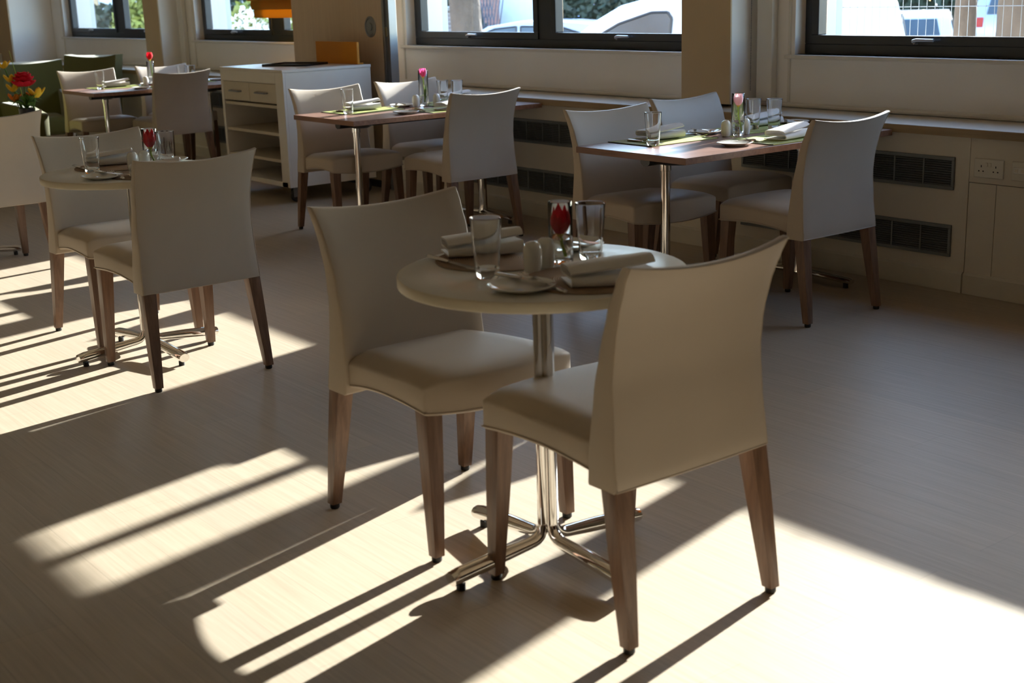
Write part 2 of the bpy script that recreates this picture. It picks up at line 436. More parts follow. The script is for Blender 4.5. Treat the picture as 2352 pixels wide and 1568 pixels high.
# roller blind chain on the first pier side
bm = B()
for k in range(150): 
    z = 0.86 + k * 0.009
    bmesh.ops.create_icosphere(bm, subdivisions=1, radius=0.0035, matrix=Matrix.Translation((-5.137, 5.655, z)))
tag(link('blind_chain', bm, M['alu']), 'thin beaded blind chain hanging beside the beige pier', 'chain')

# heating casing, ledge, bead, skirting
YC = 5.372
for k, (x0, x1, nm) in enumerate(((-8.36, -3.534, 'a'), (-3.53, 3.29, 'b'), (-18.0, -9.92, 'c'))):
    bm = B()
    if nm == 'b':
        box(bm, -3.53, -3.0, YC - 0.004, YW - 0.004, 0.525, 0.728, 0.002)
        box(bm, -3.53, -3.391, YC, YW - 0.004, 0.10, 0.522); box(bm, -3.388, 3.29, YC, YW - 0.004, 0.10, 0.522)
        box(bm, -2.997, 3.29, YC, YW - 0.004, 0.525, 0.728)
    else:
        box(bm, x0, x1, YC, YW - 0.004, 0.10, 0.728)
    o = link('trim_%d' % (20 + k), bm, M['casing']); struct(o, 'painted heater casing boards under the ledge')
    bm = B(); prism(bm, [(YC - 0.014, 0.001), (YW - 0.004, 0.001), (YW - 0.004, 0.10), (YC - 0.006, 0.10), (YC - 0.014, 0.09)], 'x', x0 + 0.002, x1 - 0.002)
    struct(link('baseboard_back%s' % ('' if k == 0 else '.%03d' % k), bm, M['baseboard']), 'painted skirting board')
def ledge(x0, x1, label):
    t = thing('window_ledge', label, 'ledge', (x0, 5.33, 0.731), 0, 'pale ledges under the windows')
    bm = B(); box(bm, 0, x1 - x0, 0.006, YW - 5.33 - 0.002, 0.001, 0.04, 0.003); link('ledge_top', bm, M['ledge'], t)
    bm = B(); box(bm, 0, x1 - x0, 0.0, 0.005, 0.0, 0.038, 0.001); link('edge_strip', bm, M['ledge_edge'], t)
    bm = B(); tube(bm, [(0, YW - 5.33 - 0.016, 0.055), (x1 - x0, YW - 5.33 - 0.016, 0.055)], 0.0135, 10); link('back_bead', bm, M['white_satin'], t, SM)
ledge(-8.36, 3.28, 'long pale ledge with wood edge running under the near windows')
ledge(-16.4, -9.92, 'pale ledge under the far left windows beyond the partition')

# grilles in the casing
def grille(x0, x1, z0, z1, label):
    t = thing('vent_grille', label, 'vent grille', (x0, YC - 0.0005, z0), 0, 'grey heater grilles in the casing')
    w, h = x1 - x0, z1 - z0
    bm = B(); box(bm, 0.01, w - 0.01, -0.003, -0.001, 0.01, h - 0.01); link('backing', bm, M['grille_dark'], t)
    bm = B()
    box(bm, 0, w, -0.012, 0, 0, 0.017, 0.002); box(bm, 0, w, -0.012, 0, h - 0.017, h, 0.002)
    box(bm, 0, 0.014, -0.012, 0, 0.017, h - 0.017, 0.002); box(bm, w - 0.014, w, -0.012, 0, 0.017, h - 0.017, 0.002)
    n = 8
    for k in range(1, n): box(bm, w * k / n - 0.004, w * k / n + 0.004, -0.011, -0.003, 0.017, h - 0.017)
    link('grille_frame', bm, M['grille'], t)
    bm = B(); m_ = 11
    for k in range(m_):
        z = 0.017 + (h - 0.034) * (k + 0.5) / m_
        prism(bm, [(-0.009, z - 0.003), (-0.0035, z + 0.001), (-0.0035, z + 0.0025), (-0.009, z - 0.0015)], 'x', 0.014, w - 0.014)
    link('slats', bm, M['grille'], t)
for xr, nm in ((-3.607, 'behind the middle walnut table'), (-6.30, 'behind the second walnut table'), (-10.3, 'behind the farthest walnut table')):
    grille(xr - 1.32, xr, 0.479, 0.632, 'upper grey slatted heater grille ' + nm)
    grille(xr - 1.32, xr, 0.163, 0.314, 'lower grey slatted heater grille ' + nm)

# sockets
def socket(x0, label, data=False):
    t = thing('wall_socket', label, 'socket', (x0, YC - 0.0045, 0.552), 0)
    bm = B(); box(bm, 0, 0.15, -0.010, 0, 0, 0.086, 0.004); link('face_plate', bm, M['socket'], t)
    for cx in (0.038, 0.112):
        bm = B()
        for (dx, dz, w, h) in ((0, 0.016, 0.004, 0.009), (-0.011, -0.006, 0.0065, 0.005), (0.011, -0.006, 0.0065, 0.005)):
            box(bm, cx + dx - w / 2, cx + dx + w / 2, -0.0108, -0.0098, 0.036 + dz - h / 2, 0.036 + dz + h / 2)
        link('pin_hole', bm, M['hole'], t)
    for cx in (0.066, 0.084):
        bm = B(); box(bm, cx - 0.006, cx + 0.006, -0.0145, -0.0098, 0.052, 0.070, 0.002); link('switch', bm, M['socket'], t)
socket(-3.502, 'white double power socket on the casing right of the grilles')
t = thing('data_socket', 'white data outlet plate at right edge beside the power socket', 'socket', (-3.312, YC - 0.0045, 0.552))
bm = B(); box(bm, 0, 0.15, -0.010, 0, 0, 0.086, 0.004); link('face_plate', bm, M['socket'], t)
bm = B(); box(bm, 0.012, 0.138, -0.016, -0.0098, 0.032, 0.062, 0.003); link('outlet_bar', bm, M['white_satin'], t)
bm = B()
for k in range(4): box(bm, 0.020 + k * 0.03, 0.036 + k * 0.03, -0.0168, -0.0158, 0.040, 0.054)
link('ports', bm, M['casing'], t)

# ------------------------------------------------------------------ dining chair
def make_chair():
    root = thing('dining_chair', '', 'chair', (0, 0, 0), 0, 'taupe upholstered dining chairs')
    XRt = [(0.37, 0.030), (0.50, 0.043), (0.62, 0.050), (0.70, 0.042), (0.77, 0.027), (0.83, 0.006), (0.887, -0.020)]
    XFt = [(0.37, 0.128), (0.47, 0.126), (0.60, 0.112), (0.70, 0.090), (0.78, 0.064), (0.84, 0.036), (0.887, 0.006)]
    HWt = [(0.37, 0.246), (0.55, 0.238), (0.70, 0.236), (0.80, 0.240), (0.887, 0.247)]
    nz, ny = 16, 12
    rings = []
    for i in range(nz + 1):
        z = 0.372 + (0.887 - 0.372) * i / nz
        xr, xf, hw = interp(XRt, z), interp(XFt, z), interp(HWt, z)
        s = max(0, (z - 0.55) / 0.337); cv = 0.004 + 0.014 * s
        def P(v, x, z=z, hw=hw, cv=cv, s=s):
            return (x - cv * (1 - v * v), v * hw, z - 0.022 * (1 - v * v) * (s ** 4 if s > 0 else 0) - (0.006 * (1 - v * v) * max(0, (0.42 - z) / 0.05) * 0))
        ring = [P(-1 + 2 * j / ny, xr) for j in range(ny + 1)]
        ring += [P(1, xr * 0.5 + xf * 0.5)]
        ring += [P(1 - 2 * j / ny, xf) for j in range(ny + 1)]
        ring += [P(-1, xr * 0.5 + xf * 0.5)]
        rings.append(ring)
    bm = B(); R = loft(bm, rings, False, False)
    n = 2 * ny + 4
    for ring, fl in ((R[0], 0), (R[-1], 1)):
        for j in range(ny):
            a, b = ring[j], ring[j + 1]; c, d = ring[2 * ny + 2 - j - 1], ring[2 * ny + 2 - j]
            bm.faces.new((a, b, c, d))
        bm.faces.new((ring[ny], ring[ny + 1], ring[ny + 2])); bm.faces.new((ring[2 * ny + 2], ring[2 * ny + 3], ring[0]))
    bmesh.ops.recalc_face_normals(bm, faces=bm.faces)
    es = [e for e in bm.edges if len(e.link_faces) == 2 and e.calc_face_angle(0) > math.radians(40)]
    bmesh.ops.bevel(bm, geom=es, offset=0.007, segments=3, affect='EDGES', profile=0.5)
    back = link('backrest', bm, M['leather'], root, math.radians(60))
    # piping round the outside back panel
    path = []
    rr = [r[:ny + 1] for r in rings]
    path += [Vector(p) for p in rr[0]] + [Vector(r[-1]) for r in rr[1:]] + [Vector(p) for p in reversed(rr[-1][:-1])] + [Vector(r[0]) for r in reversed(rr[1:-1])]
    path = [Vector((p.x - 0.0005 + 0.002, p.y * 0.986, p.z + (0.004 if p.z < 0.4 else -0.003 if p.z > 0.86 else 0))) for p in path]
    bm = B(); tube(bm, path + [path[0]], 0.0024, 6, cap=False); link('piping', bm, M['piping'], back, SM)
    # seat
    nx, ny2 = 14, 14
    bm = B()
    top, bot = [], []
    for i in range(nx + 1):
        u = i / nx; rt, rb = [], []
        for j in range(ny2 + 1):
            v = -1 + 2 * j / ny2
            hw = 0.228 + 0.017 * min(1, u * 1.6)
            xe = 0.10 + (0.520 + 0.032 * (1 - v * v) - 0.10) * u
            ed = min(1, (1 - abs(v)) * 3.2); fd = min(1, (1 - u) * 4)
            dome = 0.024 * math.sin(PI / 2 * ed) * (0.55 + 0.45 * math.sin(PI / 2 * fd))
            zt = 0.462 + 0.022 * u + dome + 0.010 * math.sin(PI * u) * 0.6 - 0.004 * (u > 0.999)
            arch = 0.020 * math.sin(PI * min(1, u)) * (abs(v) ** 2)
            zb = 0.386 + 0.018 * u + arch - 0.014 * (1 - v * v) * u
            rt.append(bm.verts.new((xe, v * hw, zt))); rb.append(bm.verts.new((xe, v * hw, zb)))
        top.append(rt); bot.append(rb)
    for i in range(nx):
        for j in range(ny2):
            bm.faces.new((top[i][j], top[i + 1][j], top[i + 1][j + 1], top[i][j + 1]))
            bm.faces.new((bot[i][j], bot[i][j + 1], bot[i + 1][j + 1], bot[i + 1][j]))
    for i in range(nx):
        bm.faces.new((top[i][0], bot[i][0], bot[i + 1][0], top[i + 1][0])); bm.faces.new((top[i][-1], top[i + 1][-1], bot[i + 1][-1], bot[i][-1]))
    for j in range(ny2):
        bm.faces.new((top[0][j], top[0][j + 1], bot[0][j + 1], bot[0][j])); bm.faces.new((top[-1][j], bot[-1][j], bot[-1][j + 1], top[-1][j + 1]))
    bmesh.ops.recalc_face_normals(bm, faces=bm.faces)
    es = [e for e in bm.edges if len(e.link_faces) == 2 and e.calc_face_angle(0) > math.radians(40)]
    hemp = [[v.co.copy() for v in [bot[i][j] for i in range(nx + 1)]] for j in (0, ny2)]
    hemf = [bot[nx][j].co.copy() for j in range(ny2 + 1)]
    bmesh.ops.bevel(bm, geom=es, offset=0.009, segments=3, affect='EDGES', profile=0.5)
    seat = link('seat', bm, M['leather'], root, math.radians(60))
    hem = hemp[0] + hemf[1:] + list(reversed(hemp[1]))[1:]
    hem = [Vector((p.x + (0.0005 if i > 12 and i < 30 else 0), p.y * 1.002, p.z + 0.008)) for i, p in enumerate(hem)]
    bm = B(); tube(bm, hem[1:-1], 0.0024, 6); link('piping', bm, M['piping'], seat, SM)
    # legs
    for s in (-1, 1):
        for (xt, yt, zt, xb, yb) in ((0.062, 0.217, 0.40, 0.004, 0.235), (0.490, 0.213, 0.43, 0.512, 0.224)):
            bm = B(); rings = []
            for k, t in enumerate((0, 0.5, 1)):
                x = xt + (xb - xt) * t; y = s * (yt + (yb - yt) * t); z = zt + (0.016 - zt) * t; h = 0.0265 + (0.016 - 0.0265) * t
                rings.append([(x - h, y - h, z), (x + h, y - h, z), (x + h, y + h, z), (x - h, y + h, z)])
            R = loft(bm, rings)
            es = [e for e in bm.edges if abs(e.verts[0].co.z - e.verts[1].co.z) > 0.05]
            bmesh.ops.bevel(bm, geom=es, offset=0.003, segments=2, affect='EDGES', profile=0.5)
            lg = link('leg', bm, M['leg_wood'], root, SM)
            bm = B(); lathe(bm, [(0, 0.0), (0.012, 0.0), (0.014, 0.003), (0.014, 0.016), (0, 0.016)], 12, xb, s * yb)
            link('foot_glide', bm, M['glide'], lg, SM)
    return root
CH = make_chair()
used = [False]
def chair(x, y, rotdeg, label):
    if not used[0]:
        used[0] = True; CH.location = (x, y, 0); CH.rotation_euler = (0, 0, math.radians(rotdeg)); CH['label'] = label; return CH
    return dup(CH, (x, y, 0), math.radians(rotdeg), label)
chair(-1.993, 2.063, 180, 'taupe chair nearest the viewer, its back turned, right of the near round table')
chair(-3.207, 2.010, 0, 'taupe chair left of the near round table facing it')
chair(-4.686, 2.107, 180, 'taupe chair with back to viewer, right of the left round table')
chair(-5.950, 2.165, 0, 'taupe chair behind the left round table facing it')
chair(-7.430, 2.215, 180, 'taupe chair cut off by the left photo edge')
chair(-3.615, 4.603, 180, 'taupe chair right of the middle walnut table, top edge sunlit')
chair(-4.840, 4.315, -5, 'nearer taupe chair left of the middle walnut table')
chair(-4.965, 4.965, 2, 'farther taupe chair left of the middle walnut table, beside the pier')
chair(-6.245, 4.630, 180, 'taupe chair right of the second walnut table, in front of casing')
chair(-7.490, 4.286, -3, 'nearer taupe chair left of the second walnut table, beside the trolley')
chair(-7.540, 4.935, 2, 'farther taupe chair left of the second walnut table')
chair(-10.34, 4.600, 181, 'taupe chair right of the farthest walnut table, left of the trolley')
chair(-11.50, 4.235, -3, 'nearer taupe chair left of the farthest walnut table')
chair(-11.52, 4.930, 3, 'farther taupe chair left of the farthest walnut table')

# ------------------------------------------------------------------ tables
ZR = 0.775   # round table top height
def make_round():
    t = thing('round_table', '', 'table', (0, 0, 0), 0, 'white round pedestal tables')
    bm = B(); R_, h = 0.36, 0.027
    lathe(bm, [(0, ZR - h), (R_ - 0.004, ZR - h), (R_ - 0.0012, ZR - h + 0.0012), (R_, ZR - h + 0.004), (R_, ZR - 0.004), (R_ - 0.0012, ZR - 0.0012), (R_ - 0.004, ZR)], 72, mi=1)
    lathe(bm, [(R_ - 0.004, ZR), (R_ - 0.10, ZR), (0, ZR)], 72, mi=0)
    link('tabletop', bm, [M['white_top'], M['cream_edge']], t, SM)
    bm = B(); lathe(bm, [(0, ZR - h - 0.03), (0.05, ZR - h - 0.03), (0.09, ZR - h - 0.008), (0.11, ZR - h - 0.0005), (0, ZR - h - 0.0005)], 24)
    link('top_bracket', bm, M['grey_cast'], t, SM)
    bm = B(); lathe(bm, [(0, 0.10), (0.009, 0.10), (0.009, ZR - h - 0.029), (0, ZR - h - 0.029)], 16)
    link('column', bm, M['chrome'], t, SM)
    for k in range(4):
        a = k * PI / 2; ca, sa = math.cos(a), math.sin(a); o = 0.0160
        pts = [(o * ca, o * sa, ZR - h - 0.0285), (o * ca, o * sa, 0.50), (o * ca, o * sa, 0.30), (o * ca, o * sa, 0.105)]
        for q in range(1, 6):
            th = q / 5 * PI / 2 * 0.93; r = 0.045
            pts.append(((o + r * (1 - math.cos(th))) * ca, (o + r * (1 - math.cos(th))) * sa, 0.105 - r * math.sin(th)))
        pts += [(0.16 * ca, 0.16 * sa, 0.052), (0.29 * ca, 0.29 * sa, 0.040), (0.315 * ca, 0.315 * sa, 0.036)]
        rad = [0.0150, 0.0150, 0.0154, 0.0162] + [0.0168, 0.0180, 0.0190, 0.0195, 0.0195] + [0.0235, 0.0250, 0.0225]
        bm = B(); tube(bm, pts, rad, 14, up=(0.0001, 0, 1), flat=0.8)
        ar = link('foot_arm', bm, M['chrome'], t, math.radians(50))
        bm = B(); lathe(bm, [(0, 0), (0.012, 0), (0.012, 0.018), (0, 0.018)], 12, 0.285 * ca, 0.285 * sa); link('glide', bm, M['glide'], ar)
    return t
RT = make_round(); RT.location = (-2.5125, 2.018, 0); RT['label'] = 'white round pedestal table nearest the viewer, set for two'
dup(RT, (-5.27, 2.085, 0), math.radians(3), 'white round pedestal table at left between two taupe chairs')
dup(RT, (-8.02, 2.12, 0), 0, 'white round table hidden behind the chair at the left photo edge')

ZQ = 0.745
def make_rect():
    t = thing('dining_table', '', 'table', (0, 0, 0), 0, 'rectangular walnut dining tables')
    W, Ln = 0.70, 1.385
    bm = B(); box(bm, -W / 2, W / 2, 0, Ln, ZQ - 0.0285, ZQ, 0.0015, mi=1)
    for f in bm.faces:
        if f.calc_center_median().z > ZQ - 0.0005: f.material_index = 0
    link('tabletop', bm, [M['walnut_top'], M['walnut_edge']], t)
    bm = B(); tube(bm, [(0, 0.10, ZQ - 0.052), (0, Ln - 0.10, ZQ - 0.052)], 0.030, 12, flat=0.72); link('under_beam', bm, M['grey_cast'], t, SM)
    for y in (0.225, Ln - 0.235):
        bm = B(); tube(bm, [(-0.17, y, ZQ - 0.046), (-0.12, y, ZQ - 0.053), (0, y, ZQ - 0.060), (0.12, y, ZQ - 0.053), (0.17, y, ZQ - 0.046)], [0.016, 0.03, 0.038, 0.03, 0.016], 12, flat=0.6)
        hb = link('hub_bracket', bm, M['grey_cast'], t, SM)
        bm = B(); lathe(bm, [(0, 0.04), (0.030, 0.04), (0.024, 0.07), (0.0215, 0.10), (0.0215, 0.64), (0.026, 0.642), (0.026, 0.672), (0, 0.672)], 20, 0, y)
        link('column', bm, M['chrome'], t, SM)
        bm = B(); tube(bm, [(-0.325, y, 0.034), (-0.31, y, 0.036), (0, y, 0.048), (0.31, y, 0.036), (0.325, y, 0.034)], [0.022, 0.026, 0.028, 0.026, 0.022], 12, flat=0.55)
        fb = link('foot_bar', bm, M['chrome'], t, SM)
        for s in (-1, 1):
            bm = B(); lathe(bm, [(0, 0), (0.013, 0), (0.013, 0.027), (0, 0.027)], 12, s * 0.29, y); link('glide', bm, M['glide'], fb)
    return t
TB = make_rect(); TB.location = (-4.277, 3.935, 0); TB['label'] = 'middle walnut table below the pier, sun falling across its settings'
dup(TB, (-6.935, 3.940, 0), 0, 'second walnut table, right of the white trolley')
dup(TB, (-10.83, 3.900, 0), 0, 'farthest walnut table, left of the white trolley')

# ------------------------------------------------------------------ tableware prototypes
protos = {}
def use(key, maker, loc, rotz, label, group=None):
    if key not in protos:
        o = maker(); protos[key] = o
        o.location = loc; o.rotation_euler = (0, 0, rotz); o['label'] = label
        if group: o['group'] = group
        return o
    return dup(protos[key], loc, rotz, label, group)

def mk_round_mat():
    bm = B(); lathe(bm, [(0, 0), (0.158, 0), (0.163, 0.0015), (0.163, 0.003), (0.158, 0.004), (0, 0.004)], 64)
    return tag(link('place_mat', bm, M['mat_taupe'], None, SM), '', 'place mat')
def mk_green_mat():
    t = thing('place_mat', '', 'place mat')
    bm = B(); box(bm, -0.145, 0.145, -0.215, 0.215, 0.0, 0.0035, 0.001); link('woven_panel', bm, M['mat_green'], t)
    bm = B()
    for y in (-0.215, 0.2105): box(bm, -0.1452, 0.1452, y, y + 0.0045, 0.0, 0.0042)
    link('border', bm, M['mat_border'], t)
    return t
def mk_napkin():
    # three loose folds of cloth, seen as a soft roll
    t_ = 0.0045
    path = []
    def arc(cx, cz, r, a0, a1, n):
        return [(cx + r * math.cos(a0 + (a1 - a0) * k / n), cz + r * math.sin(a0 + (a1 - a0) * k / n)) for k in range(n + 1)]
    path += [(-0.050, 0.0035), (0.0, 0.0035), (0.044, 0.004)] + arc(0.046, 0.0115, 0.0075, -PI / 2, PI / 2, 6) + [(0.0, 0.0185), (-0.034, 0.0180)]
    path += [(p[0], p[1]) for p in reversed(arc(-0.038, 0.0265, 0.0085, PI / 2, 3 * PI / 2, 6))][::1]
    path += [(-0.01, 0.0362), (0.02, 0.0365), (0.038, 0.033), (0.046, 0.028)]
    def strip(sc, lift, zs):
        L_, R_ = [], []
        for i, (x, z) in enumerate(path):
            a = path[max(i - 1, 0)]; b = path[min(i + 1, len(path) - 1)]
            tx, tz = b[0] - a[0], b[1] - a[1]; l = math.hypot(tx, tz) or 1
            nx_, nz_ = -tz / l * t_ / 2, tx / l * t_ / 2
            zz = z * zs * (1 + lift * (x + 0.05) * 3)
            L_.append((x * sc + nx_, zz + nz_)); R_.append((x * sc - nx_, max(0.0003, zz - nz_)))
        return L_ + list(reversed(R_))
    bm = B(); rings = []
    for k in range(9):
        s = k / 8; y = -0.098 + 0.196 * s
        sc = 1.08 + 0.12 * s; lift = 1.0 * s * s; zs = 1.15 + 0.35 * s + 0.08 * math.sin(s * PI)
        rings.append([(px + 0.006 * math.sin(s * 3), y + 0.01 * px / 0.05 * 0.3, pz) for px, pz in strip(sc, lift, zs)])
    loft(bm, rings)
    return tag(link('napkin', bm, M['napkin'], None, math.radians(50)), '', 'napkin')
def mk_knife(name='table_knife', L_=0.235):
    t = thing(name, '', 'knife')
    hl = L_ * 0.44
    bm = B(); tube(bm, [(-L_ / 2, 0, 0.0055), (-L_ / 2 + 0.01, 0, 0.0055), (-L_ / 2 + hl * 0.6, 0, 0.0055), (-L_ / 2 + hl, 0, 0.0055)], [0.006, 0.0095, 0.008, 0.0058], 10, flat=0.55); link('handle', bm, M['steel'], t, SM)
    bm = B()
    x0 = -L_ / 2 + hl - 0.004; x1 = L_ / 2
    prism(bm, [(x0, -0.004), (x0 + 0.02, -0.0085), (x1 - 0.03, -0.0095), (x1 - 0.006, -0.004), (x1, 0.006), (x1 - 0.02, 0.0085), (x0 + 0.02, 0.007), (x0, 0.004)], 'z', 0.0045, 0.0060)
    link('blade', bm, M['steel'], t)
    return t
def mk_fork():
    t = thing('table_fork', '', 'fork')
    bm = B(); tube(bm, [(-0.10, 0, 0.003), (-0.085, 0, 0.003), (-0.03, 0, 0.006), (0.03, 0, 0.013), (0.042, 0, 0.012)], [0.006, 0.0085, 0.0045, 0.003, 0.004], 8, flat=0.45); link('handle', bm, M['steel'], t, SM)
    bm = B()
    def zz(x): return 0.012 - 0.010 * math.sin(min(1, (x - 0.04) / 0.035) * PI / 2) + max(0, x - 0.075) * 0.35
    R1 = [[(x, -w, zz(x)), (x, w, zz(x)), (x, w, zz(x) + 0.0016), (x, -w, zz(x) + 0.0016)] for x, w in ((0.038, 0.004), (0.048, 0.011), (0.062, 0.012))]
    loft(bm, R1)
    for k in range(4):
        y = -0.0102 + k * 0.0068
        loft(bm, [[(x, y - 0.0017, zz(x)), (x, y + 0.0017, zz(x)), (x, y + 0.0017, zz(x) + 0.0016), (x, y - 0.0017, zz(x) + 0.0016)] for x in (0.061, 0.075, 0.09, 0.102)])
    link('tines', bm, M['steel'], t)
    return t
def mk_plate():
    t = thing('side_plate', '', 'plate')
    bm = B(); lathe(bm, [(0, 0.0), (0.045, 0.0), (0.047, 0.003), (0.055, 0.004), (0.0785, 0.0125), (0.080, 0.0145), (0.0785, 0.0155), (0.056, 0.0075), (0.050, 0.0055), (0, 0.005)], 48)
    tag(t, '', 'plate'); link('dish', bm, M['china'], t, math.radians(50))
    return t
def mk_glass():
    bm = B()
    lathe(bm, [(0, 0.0006), (0.026, 0.0), (0.0285, 0.003), (0.0300, 0.03), (0.0335, 0.08), (0.0385, 0.146), (0.0393, 0.148), (0.0388, 0.1495), (0.0378, 0.1495), (0.0368, 0.148), (0.0318, 0.08), (0.0284, 0.035), (0.0268, 0.026), (0.020, 0.023), (0, 0.0225)], 40)
    return tag(link('drinking_glass', bm, M['glass'], None, math.radians(50)), '', 'glass')
def mk_vase(h):
    t = thing('bud_vase', '', 'vase')
    bm = B(); r = 0.031
    lathe(bm, [(0, 0.0006), (r - 0.003, 0.0), (r, 0.003), (r, h - 0.0015), (r - 0.001, h), (r - 0.0015, h), (r - 0.0019, h - 0.0012), (r - 0.0019, 0.018), (r - 0.006, 0.013), (0, 0.012)], 36)
    link('cylinder', bm, M['glass'], t, math.radians(50))
    bm = B(); wl = 0.065
    lathe(bm, [(0, 0.0116), (r - 0.0058, 0.0126), (r - 0.0014, 0.0178), (r - 0.0014, wl), (0, wl)], 36)
    link('water', bm, M['water'], t, math.radians(50))
    return t
def mk_shaker():
    t = thing('condiment_shaker', '', 'shaker')
    bm = B(); lathe(bm, [(0, 0.0), (0.018, 0.0), (0.0205, 0.002), (0.0235, 0.02), (0.0238, 0.045), (0.0225, 0.060), (0.018, 0.070), (0.010, 0.0752), (0, 0.0765)], 28); link('body', bm, M['china'], t, SM)
    bm = B()
    for k in range(5):
        a = 2 * PI * k / 5; lathe(bm, [(0, 0.0765), (0.0012, 0.0763), (0.0012, 0.0748), (0, 0.0748)], 6, 0.005 * math.cos(a), 0.005 * math.sin(a))
    link('pour_holes', bm, M['hole'], t)
    return t
def mk_tulip(petal, h, lean, size=1.0, leaf=True):
    """stem of height h leaning by (dx,dy); bloom on top"""
    t = thing('tulip', '', 'tulip')
    pts = [(0.006 * 0 + 0.012, -0.006, 0.024), (0.010, -0.002, h * 0.35), (0.002, 0.002, h * 0.7), (0, 0, h)]
    P_ = []
    for k in range(9):
        s = k / 8; i = min(2, int(s * 3)); f = s * 3 - i
        P_.append(tuple(pts[i][a] + (pts[i + 1][a] - pts[i][a]) * f for a in range(3)))
    bm = B(); tube(bm, P_, [0.0032] * 8 + [0.004], 8); link('stem', bm, M['stem'], t, SM)
    H_ = 0.052 * size; Rm = 0.0195 * size
    for k in range(6):
        outer = k % 2 == 0; a0 = k * PI / 3
        bm = B(); grid = []
        for i in range(8):
            s = i / 7
            rad = Rm * (0.25 + 1.0 * math.sin(min(1, s * 1.35) * PI / 2)) * (1 - 0.30 * max(0, s - 0.55) / 0.45) * (1.0 if outer else 0.88)
            half = 0.62 * math.sin(PI * (0.10 + 0.82 * s)) ** 0.7 + 0.02
            row = []
            for j in range(6):
                a = a0 + (-1 + 2 * j / 5) * half
                tip = 0.006 * size * (1 - abs(-1 + 2 * j / 5)) * s
                row.append(bm.verts.new((rad * math.cos(a), rad * math.sin(a), h - 0.002 + s * H_ + tip)))
            grid.append(row)
        for i in range(7):
            for j in range(5):
                f = bm.faces.new((grid[i][j], grid[i][j + 1], grid[i + 1][j + 1], grid[i + 1][j])); f.material_index = 1 if i < 1 else 0
        bmesh.ops.solidify(bm, geom=bm.faces[:], thickness=0.0009)
        link('petal', bm, [petal, M['petal_base']], t, math.radians(60))
    if not leaf: return t
    bm = B()
    pts = [(0.010, -0.004, 0.03), (0.012, 0.0, h * 0.4), (0.014, 0.006, h * 0.62), (0.013, 0.014, h * 0.78)]
    tube(bm, pts, [0.003, 0.008, 0.008, 0.001], 6, flat=0.15); link('leaf', bm, M['leaf'], t, SM)
    return t

ZM = 0.0042
def place(tx, ty, tz, rot, desc, kind, spec):
    """one place setting: tx,ty = mat centre, rot = way the diner faces; spec maps item -> (u,v,yaw deg)"""
    c, s = math.cos(rot), math.sin(rot)
    def at(u, v, z=0.0): return (tx + u * c - v * s, ty + u * s + v * c, tz + 0.0003 + z)
    for it, a in spec.items():
        u, v, yaw = a[:3]; r = rot + math.radians(yaw)
        if it == 'mat':
            if kind == 'round': use('mat_r', mk_round_mat, at(u, v), r, 'round woven taupe place mat ' + desc, 'round woven place mats')
            else: use('mat_g', mk_green_mat, at(u, v), r, 'green woven rectangular place mat ' + desc, 'green woven place mats')
        if it == 'napkin': use('nap', mk_napkin, at(u, v, ZM + (0 if kind == 'round' else 0)), r, 'folded white cloth napkin ' + desc, 'folded white napkins')
        if it == 'knife': use('knife', mk_knife, at(u, v, ZM - 0.001), r, 'steel table knife ' + desc, 'table knives')
        if it == 'fork': use('fork', mk_fork, at(u, v, ZM - 0.0005), r, 'steel table fork ' + desc, 'table forks')
        if it == 'plate': use('plate', mk_plate, at(u, v), r, 'white side plate ' + desc, 'white side plates')
        if it == 'butter_knife':
            k = use('bknife', lambda: mk_knife('butter_knife', 0.19), at(u, v, 0.0125), r, 'steel butter knife ' + desc.replace('at the', 'on side plate,'), 'butter knives')
        if it == 'glass': use('glass', mk_glass, at(u, v), r, 'clear tapered drinking glass ' + desc, 'drinking glasses')

RS = {'mat': (0, 0, 0), 'napkin': (-0.085, 0.01, -28), 'knife': (-0.02, -0.132, -3), 'fork': (0.01, 0.120, -12), 'plate': (0.03, 0.232, 0), 'butter_knife': (0.04, 0.228, 8), 'glass': (0.165, -0.158, 0)}
RS2 = {'mat': (0, 0, 0), 'napkin': (-0.06, 0.0, 150), 'knife': (0.03, -0.142, 4), 'fork': (0.02, 0.128, -8), 'plate': (0.03, 0.185, 0), 'butter_knife': (0.06, 0.152, 190), 'glass': (0.168, -0.148, 0)}
for (cx, cy, nm) in ((-2.5125, 2.018, 'near round table'), (-5.27, 2.085, 'left round table')):
    place(cx - 0.178, cy + 0.0, ZR, 0, 'at the left place of the ' + nm, 'round', RS)
    place(cx + 0.178, cy + 0.005, ZR, PI, 'at the right place of the ' + nm, 'round', RS2)

def centre(vx, vy, tz, vh, vkey, petal, th, size, sh, desc, tl, rot=0):
    use(vkey, lambda: mk_vase(vh), (vx, vy, tz + 0.0003), 0, 'clear cylinder bud vase ' + desc, 'bud vases')
    t = mk_tulip(petal, th, (0, 0), size, th > 0.15); t.location = (vx, vy, tz + 0.0003); t.rotation_euler = (0, 0, rot); t['label'] = tl; t['group'] = 'tulips in bud vases'
    for (x, y, w) in sh:
        use('shaker', mk_shaker, (x, y, tz + 0.0003), 0.3, 'white ceramic shaker, %s one, beside the bud vase %s' % (w, desc), 'white condiment shakers')
centre(-2.533, 2.098, ZR, 0.158, 'vase_s', M['tulip_red'], 0.067, 1.25, ((-2.506, 1.985, 'nearer'), (-2.523, 2.040, 'farther')), 'on the near round table', 'red tulip in the bud vase on the near round table', 0.6)
centre(-5.33, 2.20, ZR, 0.158, 'vase_s', M['tulip_red'], 0.072, 1.3, ((-5.27, 2.095, 'nearer'), (-5.285, 2.150, 'farther')), 'on the left round table', 'red tulip in the bud vase on the left round table', 2.0)

